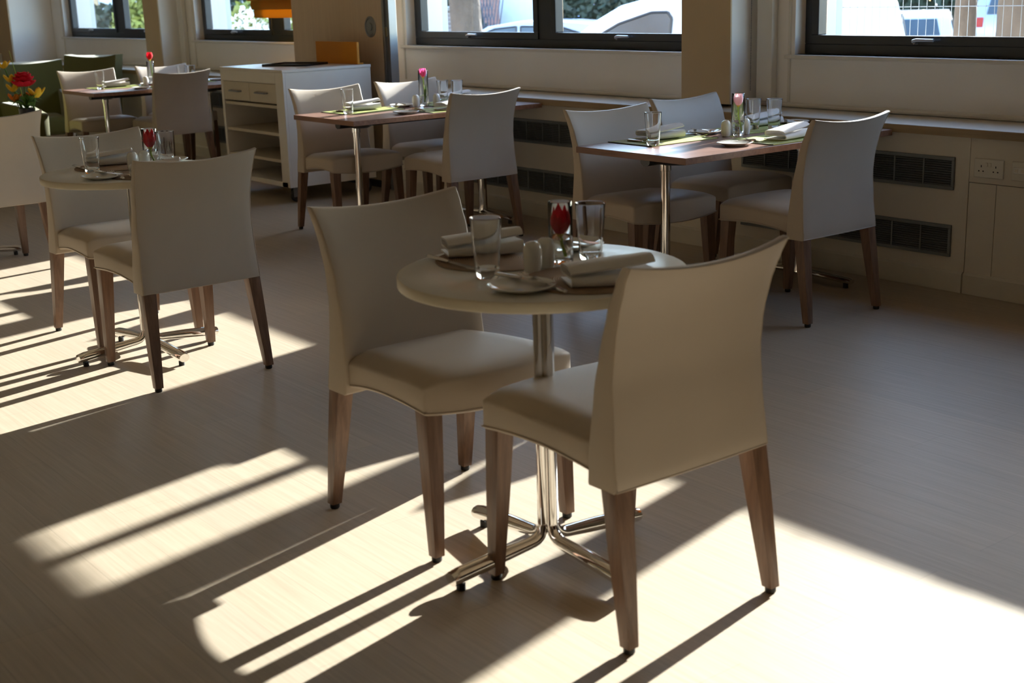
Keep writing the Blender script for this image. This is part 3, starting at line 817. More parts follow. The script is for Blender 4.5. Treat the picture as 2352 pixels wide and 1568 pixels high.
GL = {'mat': (0, 0, 0), 'napkin': (-0.045, 0.02, -8), 'knife': (0.02, -0.135, 0), 'fork': (-0.01, 0.175, 20), 'plate': (-0.04, 0.315, 0), 'butter_knife': (-0.06, 0.315, 165), 'glass': (0.115, -0.175, 0)}
GR = {'mat': (0, 0, 0), 'napkin': (-0.03, -0.01, 188), 'knife': (0.02, -0.14, 0), 'fork': (0.06, 0.17, -10), 'plate': (-0.01, 0.312, 0), 'butter_knife': (0.0, 0.300, 60), 'glass': (0.275, -0.27, 0)}
for (cx, y0, nm) in ((-4.277, 3.935, 'middle walnut table'), (-6.935, 3.940, 'second walnut table'), (-10.83, 3.900, 'farthest walnut table')):
    far = cx < -10
    g1, g2, g3 = dict(GL), dict(GL), dict(GR)
    g2['plate'] = (0.0, 0.27, 0); g2['butter_knife'] = (0.0, 0.27, 160); g2['glass'] = (0.02, -0.05, 0); g2['napkin'] = (-0.075, 0.10, -4)
    if far:
        for g in (g1, g2, g3): g.pop('butter_knife'); g.pop('knife')
    place(cx - 0.20, y0 + 0.405, ZQ, 0, 'at the nearer left place of the ' + nm, 'rect', g1)
    place(cx - 0.20, y0 + 1.045, ZQ, 0, 'at the farther left place of the ' + nm, 'rect', g2)
    place(cx + 0.185, y0 + 0.775, ZQ, PI, 'at the right place of the ' + nm, 'rect', g3)
centre(-4.335, 4.690, ZQ, 0.198, 'vase_m', M['tulip_pale'], 0.132, 1.1, ((-4.355, 4.630, 'nearer'), (-4.345, 4.752, 'farther')), 'on the middle walnut table', 'pale pink tulip in the bud vase on the middle walnut table', 1.0)
centre(-7.095, 4.775, ZQ, 0.222, 'vase_t', M['tulip_pink'], 0.172, 1.15, ((-7.075, 4.700, 'nearer'), (-7.020, 4.820, 'farther')), 'on the second walnut table', 'bright pink tulip in the bud vase on the second walnut table', 0.2)
centre(-11.06, 4.640, ZQ, 0.198, 'vase_m', M['tulip_red'], 0.205, 1.25, ((-11.00, 4.560, 'nearer'), (-11.02, 4.710, 'farther')), 'on the farthest walnut table', 'long stemmed red tulip in the bud vase on the farthest walnut table', 0.9)

# ------------------------------------------------------------------ trolley
t = thing('serving_trolley', 'white serving trolley with drawers and open shelves by the partition', 'trolley', (-9.455, 4.515, 0))
W, D, Z0, Z1 = 0.985, 0.725, 0.115, 0.945
bm = B()
box(bm, 0, 0.035, 0, D, Z0, Z1 - 0.02, 0.002); box(bm, W - 0.115, W, 0, 0.02, Z0, Z1 - 0.02, 0.002); box(bm, W - 0.03, W, 0.02, D, Z0, Z1 - 0.02, 0.002)
box(bm, 0.035, W - 0.115, 0.0, 0.02, 0.845, Z1 - 0.02, 0.002); box(bm, 0.035, W - 0.03, D - 0.02, D, Z0, Z1 - 0.02)
box(bm, 0.035, W - 0.03, 0.0, D - 0.02, Z0, Z0 + 0.035, 0.002)
box(bm, W - 0.117, W - 0.115 + 0.02, 0.02, D - 0.02, Z0 + 0.035, 0.84)
link('cabinet_body', bm, M['trolley'], t)
bm = B(); box(bm, -0.004, W + 0.004, -0.004, D + 0.004, Z1 - 0.02, Z1, 0.003); link('top_board', bm, M['trolley'], t)
for k in range(2):
    x0 = 0.038 + k * (W - 0.155) / 2; x1 = x0 + (W - 0.155) / 2 - 0.004
    bm = B(); box(bm, x0, x1, 0.004, 0.40, 0.705, 0.842, 0.002); d = link('drawer', bm, M['trolley_in'], t)
    bm = B(); xc = (x0 + x1) / 2
    tube(bm, [(xc - 0.075, 0.004, 0.775), (xc - 0.075, -0.022, 0.775), (xc + 0.075, -0.022, 0.775), (xc + 0.075, 0.004, 0.775)], 0.006, 8); link('bar_handle', bm, M['alu'], d, SM)
for z in (0.68, 0.485, 0.295):
    bm = B(); box(bm, 0.036, W - 0.118, 0.008, D - 0.022, z - 0.010, z + 0.012, 0.002); link('shelf', bm, M['trolley_in'], t)
for (x, y) in ((0.07, 0.07), (W - 0.07, 0.07), (0.07, D - 0.07), (W - 0.07, D - 0.07)):
    bm = B(); box(bm, x - 0.035, x + 0.035, y - 0.03, y + 0.03, Z0 - 0.006, Z0 - 0.0005); box(bm, x - 0.024, x - 0.019, y - 0.02, y + 0.035, 0.04, Z0 - 0.006, 0.001); box(bm, x + 0.019, x + 0.024, y - 0.02, y + 0.035, 0.04, Z0 - 0.006, 0.001)
    ct = link('caster_fork', bm, M['galv'], t)
    bm = B(); lathe(bm, [(0, -0.016), (0.040, -0.016), (0.046, -0.011), (0.046, 0.011), (0.040, 0.016), (0, 0.016)], 24)
    bmesh.ops.rotate(bm, verts=bm.verts, cent=(0, 0, 0), matrix=Matrix.Rotation(PI / 2, 3, 'Y')); bmesh.ops.translate(bm, verts=bm.verts, vec=(x, y + 0.015, 0.0465))
    link('wheel', bm, M['rubber'], ct, SM)
bm = B()
box(bm, -0.20, 0.20, -0.14, 0.14, 0, 0.004, 0.001)
for a in ((-0.20, 0.20, -0.14, -0.132), (-0.20, 0.20, 0.132, 0.14), (-0.20, -0.192, -0.132, 0.132), (0.192, 0.20, -0.132, 0.132)): box(bm, *a, 0.004, 0.016, 0.001)
o = link('serving_tray', bm, M['tray'], None, None, (-8.98, 4.90, Z1 + 0.0005), 0.45); tag(o, 'black tray lying on top of the white trolley', 'tray')
bm = B(); box(bm, 0, 0.60, 0, 0.022, 0, 0.160, 0.003)
bx = thing('menu_box', 'orange box standing at the back of the trolley top', 'box', (-9.13, 5.170, Z1 + 0.0005))
link('board', bm, M['orange'], bx)
bm = B(); box(bm, 0.0, 0.60, 0.022, 0.05, 0, 0.012, 0.002); link('stand', bm, M['orange'], bx)
# partition leaf
t = thing('partition_panel', 'beige veneered folding partition leaf behind the trolley', 'partition', (-9.865, 5.385, 0))
bm = B(); box(bm, 0, 1.375, 0, 0.055, 0.06, 2.60, 0.003); link('leaf_board', bm, M['panel_wood'], t)
bm = B(); box(bm, 0.0, 1.375, 0.004, 0.051, 0.004, 0.06); link('bottom_seal', bm, M['rubber'], t)
bm = B()
for a, b, y in ((1.376, 1.402, -0.012), (1.402, 1.440, 0.004), (1.455, 1.474, -0.014)): box(bm, a, b, y, 0.055, 0.004, 2.60, 0.003)
pr_ = link('edge_profile', bm, M['alu'], t)
bm = B(); box(bm, 1.4405, 1.4545, 0.006, 0.05, 0.004, 2.60); link('gasket', bm, M['rubber'], t)
bm = B(); lathe(bm, [(0, 0.0), (0.077, 0.0), (0.077, 0.004), (0.062, 0.007), (0.060, 0.003), (0.03, 0.003), (0.028, 0.009), (0, 0.009)], 32)
bmesh.ops.rotate(bm, verts=bm.verts, cent=(0, 0, 0), matrix=Matrix.Rotation(PI / 2, 3, 'X')); bmesh.ops.translate(bm, verts=bm.verts, vec=(1.197, 0, 1.205))
link('round_lock', bm, M['alu'], t, SM)
bm = B(); box(bm, 1.406, 1.436, -0.008, 0.004, 1.135, 1.205, 0.003); link('latch', bm, M['chrome'], pr_)

# roman blinds
def blind(x0, x1, y, z0, label):
    t = thing('roman_blind', label, 'blind', (x0, y, z0), 0, 'gold roman blinds')
    w = x1 - x0
    bm = B(); box(bm, 0, w, 0.03, 0.034, 0.10, 2.32 - z0); link('fabric', bm, M['blind'], t)
    for k, (dz, dy, dx) in enumerate(((0.0, 0.02, 0.0), (0.07, 0.004, -0.02), (0.145, -0.012, -0.06))):
        bm = B(); R1 = []
        for (yy, zz) in ((0.030, 0.10), (0.012, 0.085), (0.0, 0.05), (0.004, 0.012), (0.012, 0.0), (0.022, 0.01), (0.026, 0.05), (0.028, 0.08)):
            R1.append((dy + yy - 0.012, dz + zz))
        prism(bm, R1, 'x', dx, w)
        link('fold', bm, M['blind'], t, SM)
    bm = B(); box(bm, -0.06, w, 0.0, 0.05, 2.32 - z0, 2.37 - z0); link('head_rail', bm, M['white_satin'], t)
blind(-10.85, -9.40, 5.54, 1.267, 'folded gold brown roman blind hanging over the far window left of the partition')
blind(-4.86, -1.74, 5.70, 1.715, 'gold roman blind raised above the right window')
blind(-8.68, -5.56, 5.70, 1.715, 'gold roman blind raised above the window behind the second walnut table')
blind(-16.05, -13.20, 5.70, 2.02, 'gold roman blind raised above the far left window')

# ------------------------------------------------------------------ lounge corner
def make_arm():
    t = thing('armchair', '', 'armchair', (0, 0, 0), 0, 'olive green armchairs')
    bm = B(); box(bm, -0.27, 0.27, -0.27, 0.25, 0.27, 0.44, 0.04, seg=3); link('seat', bm, M['green_chair'], t, SM)
    bm = B(); rings = []
    for i in range(9):
        z = 0.30 + 0.60 * i / 8; lean = 0.10 * (i / 8) ** 1.3
        ring = []
        for v in [-1 + 2 * j / 10 for j in range(11)]: ring.append((-0.24 - lean - 0.10 + 0.05 * v * v, v * 0.335, z + 0.03 * (i / 8) * v * v))
        for v in [1 - 2 * j / 10 for j in range(11)]: ring.append((-0.24 - lean + 0.01 + 0.05 * v * v, v * 0.335, z + 0.03 * (i / 8) * v * v))
        rings.append(ring)
    R1 = loft(bm, rings)
    es = [e for e in bm.edges if len(e.link_faces) == 2 and e.calc_face_angle(0) > math.radians(40)]
    bmesh.ops.bevel(bm, geom=es, offset=0.02, segments=3, affect='EDGES')
    link('backrest', bm, M['green_chair'], t, math.radians(60))
    for s in (-1, 1):
        bm = B(); prism(bm, [(-0.27, 0.28), (0.27, 0.28), (0.29, 0.57), (0.10, 0.62), (-0.27, 0.66)], 'y', s * 0.265, s * 0.37, 0.02); link('arm', bm, M['green_chair'], t, SM)
        bm = B(); tube(bm, [(-0.25, s * 0.30, 0.28), (-0.28, s * 0.30, 0.02), (0.28, s * 0.30, 0.02), (0.25, s * 0.30, 0.28)], 0.013, 8); link('sled_leg', bm, M['chrome'], t, SM)
    return t
AC = make_arm(); AC.location = (-12.6, 4.12, 0); AC.rotation_euler = (0, 0, math.radians(-10)); AC['label'] = 'olive green armchair behind the flower arrangement'
dup(AC, (-13.42, 4.80, 0), math.radians(-62), 'olive green armchair near the far window, sunlit top corner')
dup(AC, (-11.25, 3.30, 0), math.radians(15), 'olive green armchair at left photo edge, arm in full sun')
t = thing('coffee_table', 'low white coffee table holding the flower arrangement', 'table', (-10.05, 3.28, 0))
bm = B(); box(bm, -0.32, 0.32, -0.32, 0.32, 0.385, 0.42, 0.004); link('tabletop', bm, M['white_top'], t)
for sx in (-1, 1):
    for sy in (-1, 1):
        bm = B(); box(bm, sx * 0.28 - 0.02, sx * 0.28 + 0.02, sy * 0.28 - 0.02, sy * 0.28 + 0.02, 0, 0.385, 0.002); link('leg', bm, M['chrome'], t)
# flower arrangement
t = thing('flower_arrangement', 'bright arrangement of red, yellow and orange flowers in a dark vase', 'flowers', (-10.12, 3.25, 0.4205))
bm = B(); lathe(bm, [(0, 0), (0.06, 0), (0.065, 0.01), (0.05, 0.15), (0.06, 0.28), (0.055, 0.28), (0.046, 0.15), (0, 0.02)], 24); link('vase', bm, M['tray'], t, SM)
def flower(kind, x, y, z, r, m):
    bm = B()
    if kind == 'round':
        for ring_, (rr, n, zz) in enumerate(((r, 9, 0), (r * 0.8, 8, r * 0.35), (r * 0.55, 6, r * 0.6), (r * 0.25, 5, r * 0.75))):
            for k in range(n):
                a = 2 * PI * k / n + ring_ * 0.4
                bmesh.ops.create_uvsphere(bm, u_segments=8, v_segments=6, radius=1, matrix=Matrix.Translation((x + rr * 0.7 * math.cos(a), y + rr * 0.7 * math.sin(a), z + zz)) @ Matrix.Rotation(a, 4, 'Z') @ Matrix.Rotation(-0.6, 4, 'Y') @ Matrix.Diagonal((r * 0.45, r * 0.4, r * 0.12, 1)))
    else:
        for k in range(5):
            a = 2 * PI * k / 5
            bmesh.ops.create_uvsphere(bm, u_segments=8, v_segments=6, radius=1, matrix=Matrix.Translation((x + r * 0.5 * math.cos(a), y + r * 0.5 * math.sin(a), z)) @ Matrix.Rotation(a, 4, 'Z') @ Matrix.Rotation(-0.9, 4, 'Y') @ Matrix.Diagonal((r * 0.65, r * 0.35, r * 0.12, 1)))
    return link('bloom', bm, m, t, SM)
MY = cloth_mat('yellow_petal', srgb(240, 200, 50), 0.3); MO = cloth_mat('orange_petal', srgb(232, 130, 30), 0.3)
MR = cloth_mat('crimson_petal', srgb(225, 20, 50), 0.3)
for kind, dx, dz, r, m in (('round', 0.0, 0.36, 0.062, MR), ('open', 0.085, 0.29, 0.055, MY), ('open', -0.085, 0.33, 0.045, MY), ('open', -0.10, 0.40, 0.042, MY), ('open', -0.135, 0.50, 0.042, MY), ('open', -0.08, 0.26, 0.045, MO), ('open', 0.05, 0.27, 0.04, MO)):
    x, y = dx * 0.61, dx * 0.79; dz += 0.10; r *= 1.35
    b_ = flower(kind, x, y, dz, r, m)
    bm = B(); tube(bm, [(0, 0, 0.20), (x * 0.6, y * 0.6, dz * 0.7), (x, y, dz)], 0.004, 6); link('stem', bm, M['leaf'], b_, SM)
bm = B()
for k in range(26):
    a = random.uniform(0, 2 * PI); l = random.uniform(0.08, 0.15); z0 = random.uniform(0.27, 0.34)
    tube(bm, [(0, 0, z0), (l * 0.6 * math.cos(a), l * 0.6 * math.sin(a), z0 + 0.05), (l * math.cos(a), l * math.sin(a), z0 + random.uniform(-0.02, 0.09))], [0.006, 0.018, 0.001], 6, flat=0.12)
link('foliage', bm, M['leaf'], t, SM)
bm = B()
for dx, dz, bx_ in ((-0.06, 0.70, 0.0), (0.03, 0.55, 0.05)):
    tube(bm, [(0, 0, 0.26), (bx_ * 0.6 + dx * 0.3, dx * 0.5, dz * 0.65), (dx, dx, dz)], [0.004, 0.003, 0.0015], 6)
link('tall_grass', bm, M['stem'], t, SM)
# low white screen at the far left
t = thing('low_screen', 'low white framed glass screen at far left behind the armchairs', 'screen', (-16.9, 5.12, 0), 0)
bm = B()
for a in ((-0.6, 0.06, 0.03, 0.07, 0.83, 0.87), (-0.6, -0.56, 0.03, 0.07, 0, 0.83), (0.02, 0.06, 0.03, 0.07, 0, 0.83), (-0.6, 0.06, 0.03, 0.07, 0.0, 0.06)): box(bm, *a, 0.003)
link('screen_frame', bm, M['white_top'], t)
bm = B(); box(bm, -0.57, 0.03, 0.045, 0.053, 0.05, 0.84); link('glass_panel', bm, pane_mat('screen_glass', (0.75, 0.8, 0.85, 1), 0.3), t)

# ------------------------------------------------------------------ outside
ZG = -0.55
bm = B(); box(bm, -90, 40, YO + 0.001, 90, ZG - 0.2, ZG)
struct(link('floor_outside', bm, M['asphalt']), 'grey car park ground outside')
bm = B(); box(bm, -90, 60, 6.06, 6.10, ZG, 0.9)
for a, b in zip(edges[0::2], edges[1::2]): box(bm, a - (70 if a == XL else 0), b + (60 if b == XR else 0), YO + 0.001, YO + 0.05, 0.9, 3.2)
box(bm, -90, 60, YO + 0.001, YO + 0.05, ZT + 0.02, 3.2)
struct(link('wall_outside', bm, M['render']), 'pale rendered outer face of the building')

def vehicle(name, label, cat, loc, rotz, prof, width, m, glass, wheels, tint=None, tails=(), front_glass=(), rear_glass=(), tumble=0.12, hg=0.9):
    """prof: closed side outline (x,z); roof narrows by tumble above hg"""
    t = thing(name, label, cat, loc, rotz)
    bm = B(); zt = max(z for _, z in prof)
    def yy(z, f): return f * (width / 2 - tumble * max(0, (z - hg) / (zt - hg)))
    rings = []
    for f, sh in ((-1, 0), (-0.97, 0.6), (0.97, 0.6), (1, 0)):
        ring = []
        cx_ = sum(x for x, _ in prof) / len(prof); cz_ = sum(z for _, z in prof) / len(prof)
        for (x, z) in prof:
            k = 0.985 if sh == 0 else 1.0
            ring.append((cx_ + (x - cx_) * k, yy(z, f), cz_ + (z - cz_) * k))
        rings.append(ring)
    loft(bm, rings)
    link('body', bm, m, t, math.radians(40))
    for poly in glass:
        for s in (-1, 1):
            bm = B()
            a = [(x, yy(z, s) + s * 0.001, z) for x, z in poly]; b = [(x, yy(z, s) + s * 0.012, z) for x, z in poly]
            loft(bm, [a, b]); w = link('side_window', bm, M['car_glass'], t)
            cxp = sum(x for x, _ in poly) / len(poly); czp = sum(z for _, z in poly) / len(poly)
            bm = B()
            n_ = len(poly)
            for i in range(n_):
                p, q = poly[i], poly[(i + 1) % n_]
                tube(bm, [(p[0], yy(p[1], s) + s * 0.008, p[1]), (q[0], yy(q[1], s) + s * 0.008, q[1])], 0.014, 6)
            link('window_seal', bm, M['car_trim'], w)
    for nm, lst in (('windscreen', front_glass), ('rear_window', rear_glass)):
        for (x0, z0, x1, z1, wy) in lst:
            bm = B(); d = 0.008 if x0 > 0 else -0.008
            dx, dz = x1 - x0, z1 - z0; l = math.hypot(dx, dz); nx_, nz_ = (dz / l, -dx / l)
            if nx_ * (1 if nm == 'rear_window' else -1) < 0: nx_, nz_ = -nx_, -nz_
            q = [(x0, -wy, z0), (x0, wy, z0), (x1, wy * 0.88, z1), (x1, -wy * 0.88, z1)]
            loft(bm, [[(x + nx_ * 0.02, y, z + nz_ * 0.02) for x, y, z in q], [(x - nx_ * 0.03, y, z - nz_ * 0.03) for x, y, z in q]])
            link(nm, bm, M['car_glass'], t)
    for (x, z, w_, h_) in tails:
        for s in (-1, 1):
            bm = B(); box(bm, x - 0.05, x + 0.03, s * (width / 2 - 0.12) - w_ / 2, s * (width / 2 - 0.12) + w_ / 2, z - h_ / 2, z + h_ / 2, 0.01); link('tail_lamp', bm, M['tail_red'], t)
    for x in wheels:
        for s in (-1, 1):
            bm = B(); lathe(bm, [(0, -0.09), (0.17, -0.09), (0.20, -0.06), (0.30, -0.10), (0.32, -0.07), (0.32, 0.07), (0.30, 0.10), (0, 0.10)], 28)
            bmesh.ops.rotate(bm, verts=bm.verts, cent=(0, 0, 0), matrix=Matrix.Rotation(PI / 2, 3, 'X')); bmesh.ops.translate(bm, verts=bm.verts, vec=(x, s * (width / 2 - 0.09), 0.32)); link('wheel', bm, M['rubber'], t, SM)
    return t
# white van: nose towards -x
van_prof = [(0.0, 0.30), (0.02, 0.62), (0.12, 0.86), (0.45, 1.02), (0.95, 1.12), (1.22, 1.32), (1.62, 1.62), (1.90, 1.775), (2.25, 1.86), (3.0, 1.885), (4.0, 1.87), (4.38, 1.82), (4.50, 1.72), (4.58, 1.40), (4.66, 0.95), (4.68, 0.45), (4.60, 0.28)]
vehicle('van', 'white van parked outside, its cab seen through the middle window', 'van', (-11.86, 8.49, ZG + 0.03), math.radians(36.9), van_prof, 1.76, M['car_white'],
        [[(1.20, 1.16), (1.55, 1.42), (1.88, 1.60), (2.20, 1.70), (2.36, 1.70), (2.40, 1.64), (2.36, 1.14)]], (0.85, 3.75), front_glass=((1.0, 1.16, 1.84, 1.74, 0.66),), rear_glass=((4.635, 1.12, 4.53, 1.62, 0.6),), tails=((4.66, 1.05, 0.1, 0.3),), tumble=0.10, hg=1.1)
hatch = [(0.0, 0.28), (-0.02, 0.5), (0.05, 0.72), (0.35, 0.84), (0.95, 0.93), (1.35, 1.22), (1.75, 1.42), (2.2, 1.485), (2.9, 1.47), (3.4, 1.42), (3.62, 1.32), (3.80, 1.00), (3.86, 0.85), (3.88, 0.5), (3.82, 0.28)]
hg_glass = [[(1.22, 0.98), (1.50, 1.24), (1.85, 1.38), (2.2, 1.41), (2.2, 0.97)], [(2.27, 0.97), (2.27, 1.41), (2.9, 1.39), (3.25, 1.28), (3.15, 0.98)]]
vehicle('small_car', 'small white hatchback parked tail towards the right window, left of the tree trunks', 'car', (-17.83, 24.77, ZG), math.radians(-56), [(x, z * 0.9) for x, z in hatch], 1.66, M['car_white'], [[(x, z * 0.9) for x, z in p] for p in hg_glass], (0.75, 3.1),
        rear_glass=((3.80, 0.90, 3.62, 1.19, 0.58),), tails=((3.84, 0.78, 0.12, 0.18),))
vehicle('silver_car', 'silver car with red tail lamp parked between the tree trunks', 'car', (-18.0, 29.2, ZG), math.radians(-60), [(x * 1.1, z * 1.15) for x, z in hatch], 1.75, M['car_silver'], [[(x * 1.1, z * 1.15) for x, z in p] for p in hg_glass], (0.8, 3.4),
        rear_glass=((4.18, 1.17, 3.98, 1.53, 0.60),), tails=((4.22, 1.0, 0.2, 0.22),))
vehicle('parked_car', 'pale blue car roof low in the middle window, left of the van', 'car', (-18.65, 12.10, ZG + 0.02), math.radians(36.9), hatch, 1.66, M['car_blue'], hg_glass, (0.75, 3.1), rear_glass=((3.80, 1.0, 3.62, 1.33, 0.58),), tails=((3.84, 0.86, 0.12, 0.2),))
vehicle('blue_car', 'blue car in the distance above the van bonnet', 'car', (-23.0, 21.7, ZG + 0.15), math.radians(-56), hatch, 1.66, M['car_blue'], hg_glass, (0.75, 3.1), rear_glass=((3.80, 1.0, 3.62, 1.33, 0.58),))

# mesh fence
t = thing('mesh_fence', 'wire mesh fence panel with steel post outside the right window', 'fence', (-5.44, 6.75, ZG))
bm = B(); tube(bm, [(0.0, 0, 0), (0.0, 0, 2.05)], 0.028, 14); link('post', bm, M['galv'], t, SM)
bm = B(); tube(bm, [(2.27, 0, 0), (2.27, 0, 2.05)], 0.028, 14); link('post', bm, M['galv'], t, SM)
bm = B()
for k in range(1, 41): tube(bm, [(k * 0.055, 0, 0.05), (k * 0.055, 0, 2.0)], 0.0016, 5)
for k in range(10): tube(bm, [(0, 0.004, 0.05 + 0.197 * k), (2.27, 0.004, 0.05 + 0.197 * k)], 0.0025, 5)
link('wire_mesh', bm, M['galv'], t, SM)

def tree(x, y, r, label, h=7.5, seed=1, lean=(0, 0), flare=1.35, neck=0.0):
    rnd = random.Random(seed)
    t = thing('street_tree', label, 'tree', (x, y, ZG), 0)
    bm = B(); rings = []
    for i in range(22):
        z = h * 0.55 * i / 21; rr = r * (1 + (flare - 1) * math.exp(-z * 1.2)) * (1 - 0.28 * i / 21) * (1 - neck * min(1, max(0, z - 1.75) / 0.5))
        rings.append([(lean[0] * z + rr * (1 + 0.10 * math.sin(3 * a + i * 0.5 + seed) + 0.05 * math.sin(7 * a + i * 1.7)) * math.cos(a), lean[1] * z + rr * (1 + 0.10 * math.sin(3 * a + i * 0.5 + seed)) * math.sin(a), z) for a in [2 * PI * k / 18 for k in range(18)]])
    loft(bm, rings); link('trunk', bm, M['bark'], t, SM)
    top = Vector((lean[0] * h * 0.55, lean[1] * h * 0.55, h * 0.55))
    for k in range(5):
        a = 2 * PI * k / 5 + rnd.random(); l = rnd.uniform(1.3, 2.4)
        p0 = top - Vector((0, 0, rnd.uniform(0.05, 0.8))); p1 = p0 + Vector((math.cos(a) * l * 0.5, math.sin(a) * l * 0.5, l * 0.7)); p2 = p1 + Vector((math.cos(a) * l * 0.5, math.sin(a) * l * 0.5, l * 0.9))
        bm = B(); tube(bm, [p0, p1, p2], [r * 0.4, r * 0.22, 0.012], 8)
        for q in range(6):
            s = p1.lerp(p2, rnd.random()); d = Vector((rnd.uniform(-1, 1), rnd.uniform(-1, 1), rnd.uniform(0.1, 1))) * rnd.uniform(0.5, 1.1)
            tube(bm, [s, s + d * 0.5, s + d + Vector((0, 0, 0.1))], [r * 0.09, r * 0.05, 0.004], 5)
        link('branch', bm, M['bark'], t, SM)
tree(-4.895, 7.3, 0.072, 'thinner tree trunk left of the wide trunk outside the right window', seed=3, h=8.5, flare=1.25, neck=0.42)
tree(-4.535, 7.33, 0.135, 'wide rough tree trunk at the right edge outside the right window', seed=5)
tree(-14.5, 10.5, 0.215, 'pale tree trunk outside the middle window, left pane', seed=8, lean=(-0.03, 0))

def leafy(bm, n, cx, cy, cz, rx, ry, rz, ls, rnd, mi=0):
    for _ in range(n):
        while True:
            p = Vector((rnd.uniform(-1, 1), rnd.uniform(-1, 1), rnd.uniform(-1, 1)))
            if 0.5 < p.length < 1: break
        c = Vector((cx + p.x * rx, cy + p.y * ry, cz + p.z * rz))
        a = Vector((rnd.uniform(-1, 1), rnd.uniform(-1, 1), rnd.uniform(-1, 1))).normalized(); b = a.orthogonal().normalized()
        s = ls * rnd.uniform(0.6, 1.3); k = a.cross(b)
        vs = [bm.verts.new(c + a * s), bm.verts.new(c + b * s * 0.5), bm.verts.new(c - a * s), bm.verts.new(c - b * s * 0.5)]
        bm.faces.new(vs).material_index = mi
def shrub(x, y, w, d, h, m, label, cat='hedge', name='hedge', n=2600, ls=0.09, seed=2, blossom=0):
    rnd = random.Random(seed)
    t = thing(name, label, cat, (x, y, ZG))
    bm = B(); k = max(1, int(w / 1.2))
    for i in range(k):
        cx = -w / 2 + w * (i + 0.5) / k
        leafy(bm, n // k, cx, 0, h * 0.52, w / k * 0.72, d / 2, h * 0.52 * rnd.uniform(0.9, 1.06), ls, rnd)
    link('foliage', bm, m, t)
    bm = B()
    for i in range(max(2, k)):
        cx = -w / 2 + w * (i + 0.5) / max(2, k); tube(bm, [(cx, 0, 0), (cx + 0.05, 0.03, h * 0.4), (cx - 0.04, 0, h * 0.8)], [0.05, 0.04, 0.015], 6)
    link('stems', bm, M['bark'], t)
    if blossom:
        bm = B(); leafy(bm, blossom, 0, -d * 0.2, h * 0.5, w / 2, d / 2, h * 0.5, ls * 0.7, rnd); link('blossom', bm, M['blossom'], t)
shrub(-24.6, 17.0, 2.2, 1.2, 2.3, M['hedge'], 'dark hedge outside left of the grey brick pillar', n=3600, seed=4)
shrub(-17.95, 15.7, 1.9, 1.0, 2.3, M['hedge'], 'dark hedge outside behind the van bonnet', n=4200, seed=9)
shrub(-23.5, 35.0, 18.0, 2.4, 3.8, M['hedge'], 'dark hedge in the distance behind the small white hatchback', n=11000, ls=0.2, seed=6)
shrub(-21.6, 11.6, 3.4, 1.6, 1.9, M['bush_light'], 'white blossoming bush outside the far window', 'shrub', 'shrub', n=3200, seed=10, blossom=1900)
shrub(-28.4, 14.2, 3.0, 2.2, 3.2, M['hedge'], 'tall dark bush behind the blossoming bush outside the far window', 'shrub', 'shrub', n=3800, seed=11)
shrub(-26.3, 10.2, 1.5, 1.5, 1.9, M['hedge'], 'rounded grey green bush outside the far left window', 'shrub', 'shrub', n=3600, seed=12)
shrub(-23.9, 10.0, 1.1, 1.2, 2.3, M['bush_light'], 'yellow green bush outside the far left window, right pane', 'shrub', 'shrub', n=2200, seed=13)
# brick pillar, lattice, house, rendered wall
t = thing('gate_pillar', 'grey brick gate pillar outside, left of the pale tree trunk', 'pillar', (-21.23, 15.0, ZG))
bm = B(); box(bm, -0.2, 0.2, -0.2, 0.2, 0, 1.62); link('shaft', bm, M['brick_grey'], t)
bm = B(); box(bm, -0.26, 0.26, -0.26, 0.26, 1.62, 1.70, 0.01); link('cap', bm, M['galv'], t)
t = thing('lattice_fence', 'grey lattice fence right of the pale tree trunk outside', 'fence', (-20.75, 15.45, ZG))
bm = B()
for k in range(7):
    x = -0.5 + k * 0.10
    tube(bm, [(x, 0, 0.1), (x + 0.5, 0, 1.9)], 0.012, 5); tube(bm, [(x + 0.5, 0.02, 0.1), (x, 0.02, 1.9)], 0.012, 5)
link('lattice', bm, M['lattice'], t)
bm = B(); tube(bm, [(-0.55, 0, 0), (-0.55, 0, 2.0)], 0.05, 8); link('post', bm, M['lattice'], t)
t = thing('brick_house', 'red brick house across the street beyond the parked cars', 'house', (-46.5, 33.0, ZG))
bm = B(); box(bm, -9, 9, 0, 7, 0, 5.5); link('walls', bm, M['brick'], t)
bm = B(); prism(bm, [(-0.4, 5.5), (7.4, 5.5), (3.5, 8.4)], 'x', -9.3, 9.3); link('roof', bm, M['slate'], t)
for k in range(5):
    x = -7.4 + 3.6 * k
    for z in (0.9, 3.4):
        bm = B(); box(bm, x, x + 1.3, -0.03, 0.02, z, z + 1.3); w_ = link('window', bm, M['car_glass'], t)
        bm = B()
        for a in ((x - 0.06, x + 1.36, z - 0.06, z), (x - 0.06, x + 1.36, z + 1.3, z + 1.36), (x - 0.06, x, z, z + 1.3), (x + 1.3, x + 1.36, z, z + 1.3), (x + 0.62, x + 0.68, z, z + 1.3)): box(bm, a[0], a[1], -0.06, -0.03, a[2], a[3])
        link('window_frame', bm, M['white_satin'], w_)
t = thing('garden_wall', 'white rendered gate wall outside right of the red brick house', 'wall', (-23.05, 18.0, ZG))
bm = B(); box(bm, -0.6, 0.6, 0, 0.25, 0, 2.5); link('wall_face', bm, M['render'], t)
bm = B(); box(bm, -0.65, 0.65, -0.04, 0.29, 2.5, 2.58, 0.01); link('coping', bm, M['galv'], t)
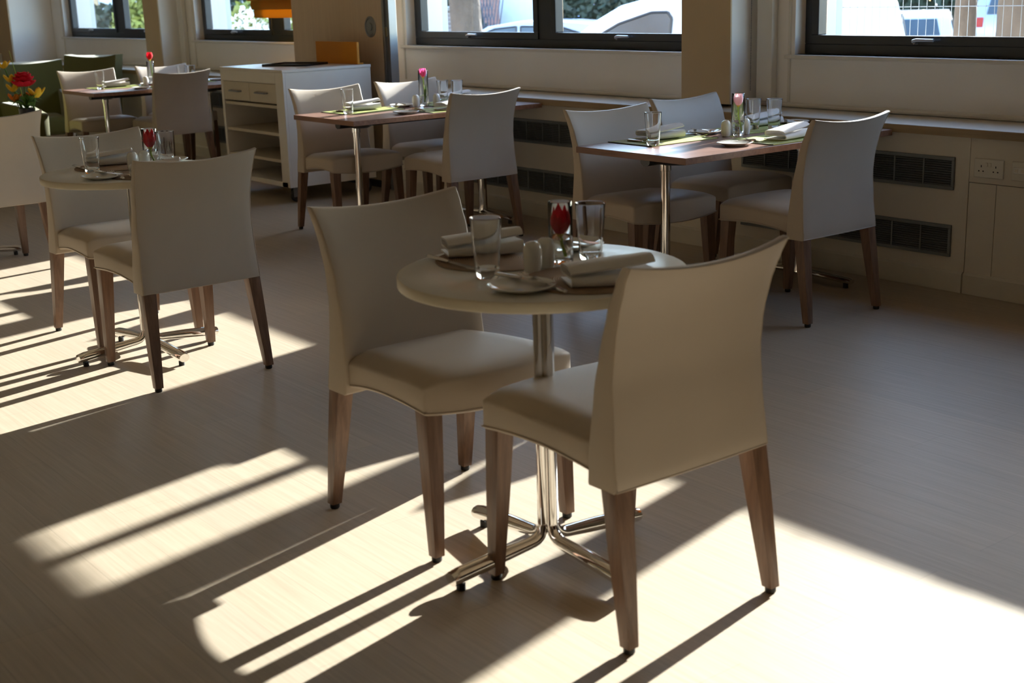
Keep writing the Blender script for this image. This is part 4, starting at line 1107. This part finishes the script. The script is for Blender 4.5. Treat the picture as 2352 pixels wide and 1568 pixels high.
t = thing('terrace', 'pale rendered terrace of houses in the distance', 'house', (-76.0, 24.0, ZG))
bm = B(); box(bm, -16, 16, 0, 8, 0, 6.5); link('walls', bm, M['render'], t)
bm = B(); prism(bm, [(-0.4, 6.5), (8.4, 6.5), (4, 9.6)], 'x', -16.4, 16.4); link('roof', bm, M['slate'], t)
for k in range(8):
    x = -14.5 + 3.8 * k
    for z in (0.9, 3.9):
        bm = B(); box(bm, x, x + 1.4, -0.03, 0.02, z, z + 1.5); link('window', bm, M['car_glass'], t)

# ------------------------------------------------------------------ light
sun = bpy.data.lights.new('sun', 'SUN'); so = bpy.data.objects.new('sun', sun); C.objects.link(so)
EL, AZ = math.radians(19.6), math.radians(-76.4)
d = Vector((math.cos(AZ) * math.cos(EL), math.sin(AZ) * math.cos(EL), -math.sin(EL)))
so.rotation_euler = d.to_track_quat('-Z', 'Y').to_euler()
so.location = (-8, 20, 9)
sun.energy = 23.0; sun.angle = math.radians(0.6); sun.color = (1.0, 0.975, 0.935)
w = bpy.data.worlds.new('world'); bpy.context.scene.world = w; w.use_nodes = True
nt = w.node_tree; bg = nt.nodes['Background']
sky = nt.nodes.new('ShaderNodeTexSky'); sky.sky_type = 'NISHITA'; sky.sun_disc = False
sky.sun_elevation = EL; sky.sun_rotation = math.atan2(-d.x, -d.y); sky.air_density = 1.0; sky.dust_density = 0.5; sky.ozone_density = 1.8
nt.links.new(sky.outputs['Color'], bg.inputs['Color']); bg.inputs['Strength'].default_value = 1.4

sc = bpy.context.scene
sc.view_settings.view_transform = 'Standard'; sc.view_settings.look = 'None'; sc.view_settings.gamma = 1.0
sc.view_settings.exposure = 0.25; sc.view_settings.use_curve_mapping = False
sc.cycles.use_denoising = True
sc.cycles.max_bounces = 14; sc.cycles.diffuse_bounces = 6; sc.cycles.glossy_bounces = 5; sc.cycles.transmission_bounces = 12; sc.cycles.transparent_max_bounces = 16
sc.cycles.sample_clamp_indirect = 6.0; sc.cycles.caustics_reflective = False; sc.cycles.caustics_refractive = True; sc.cycles.blur_glossy = 0.3
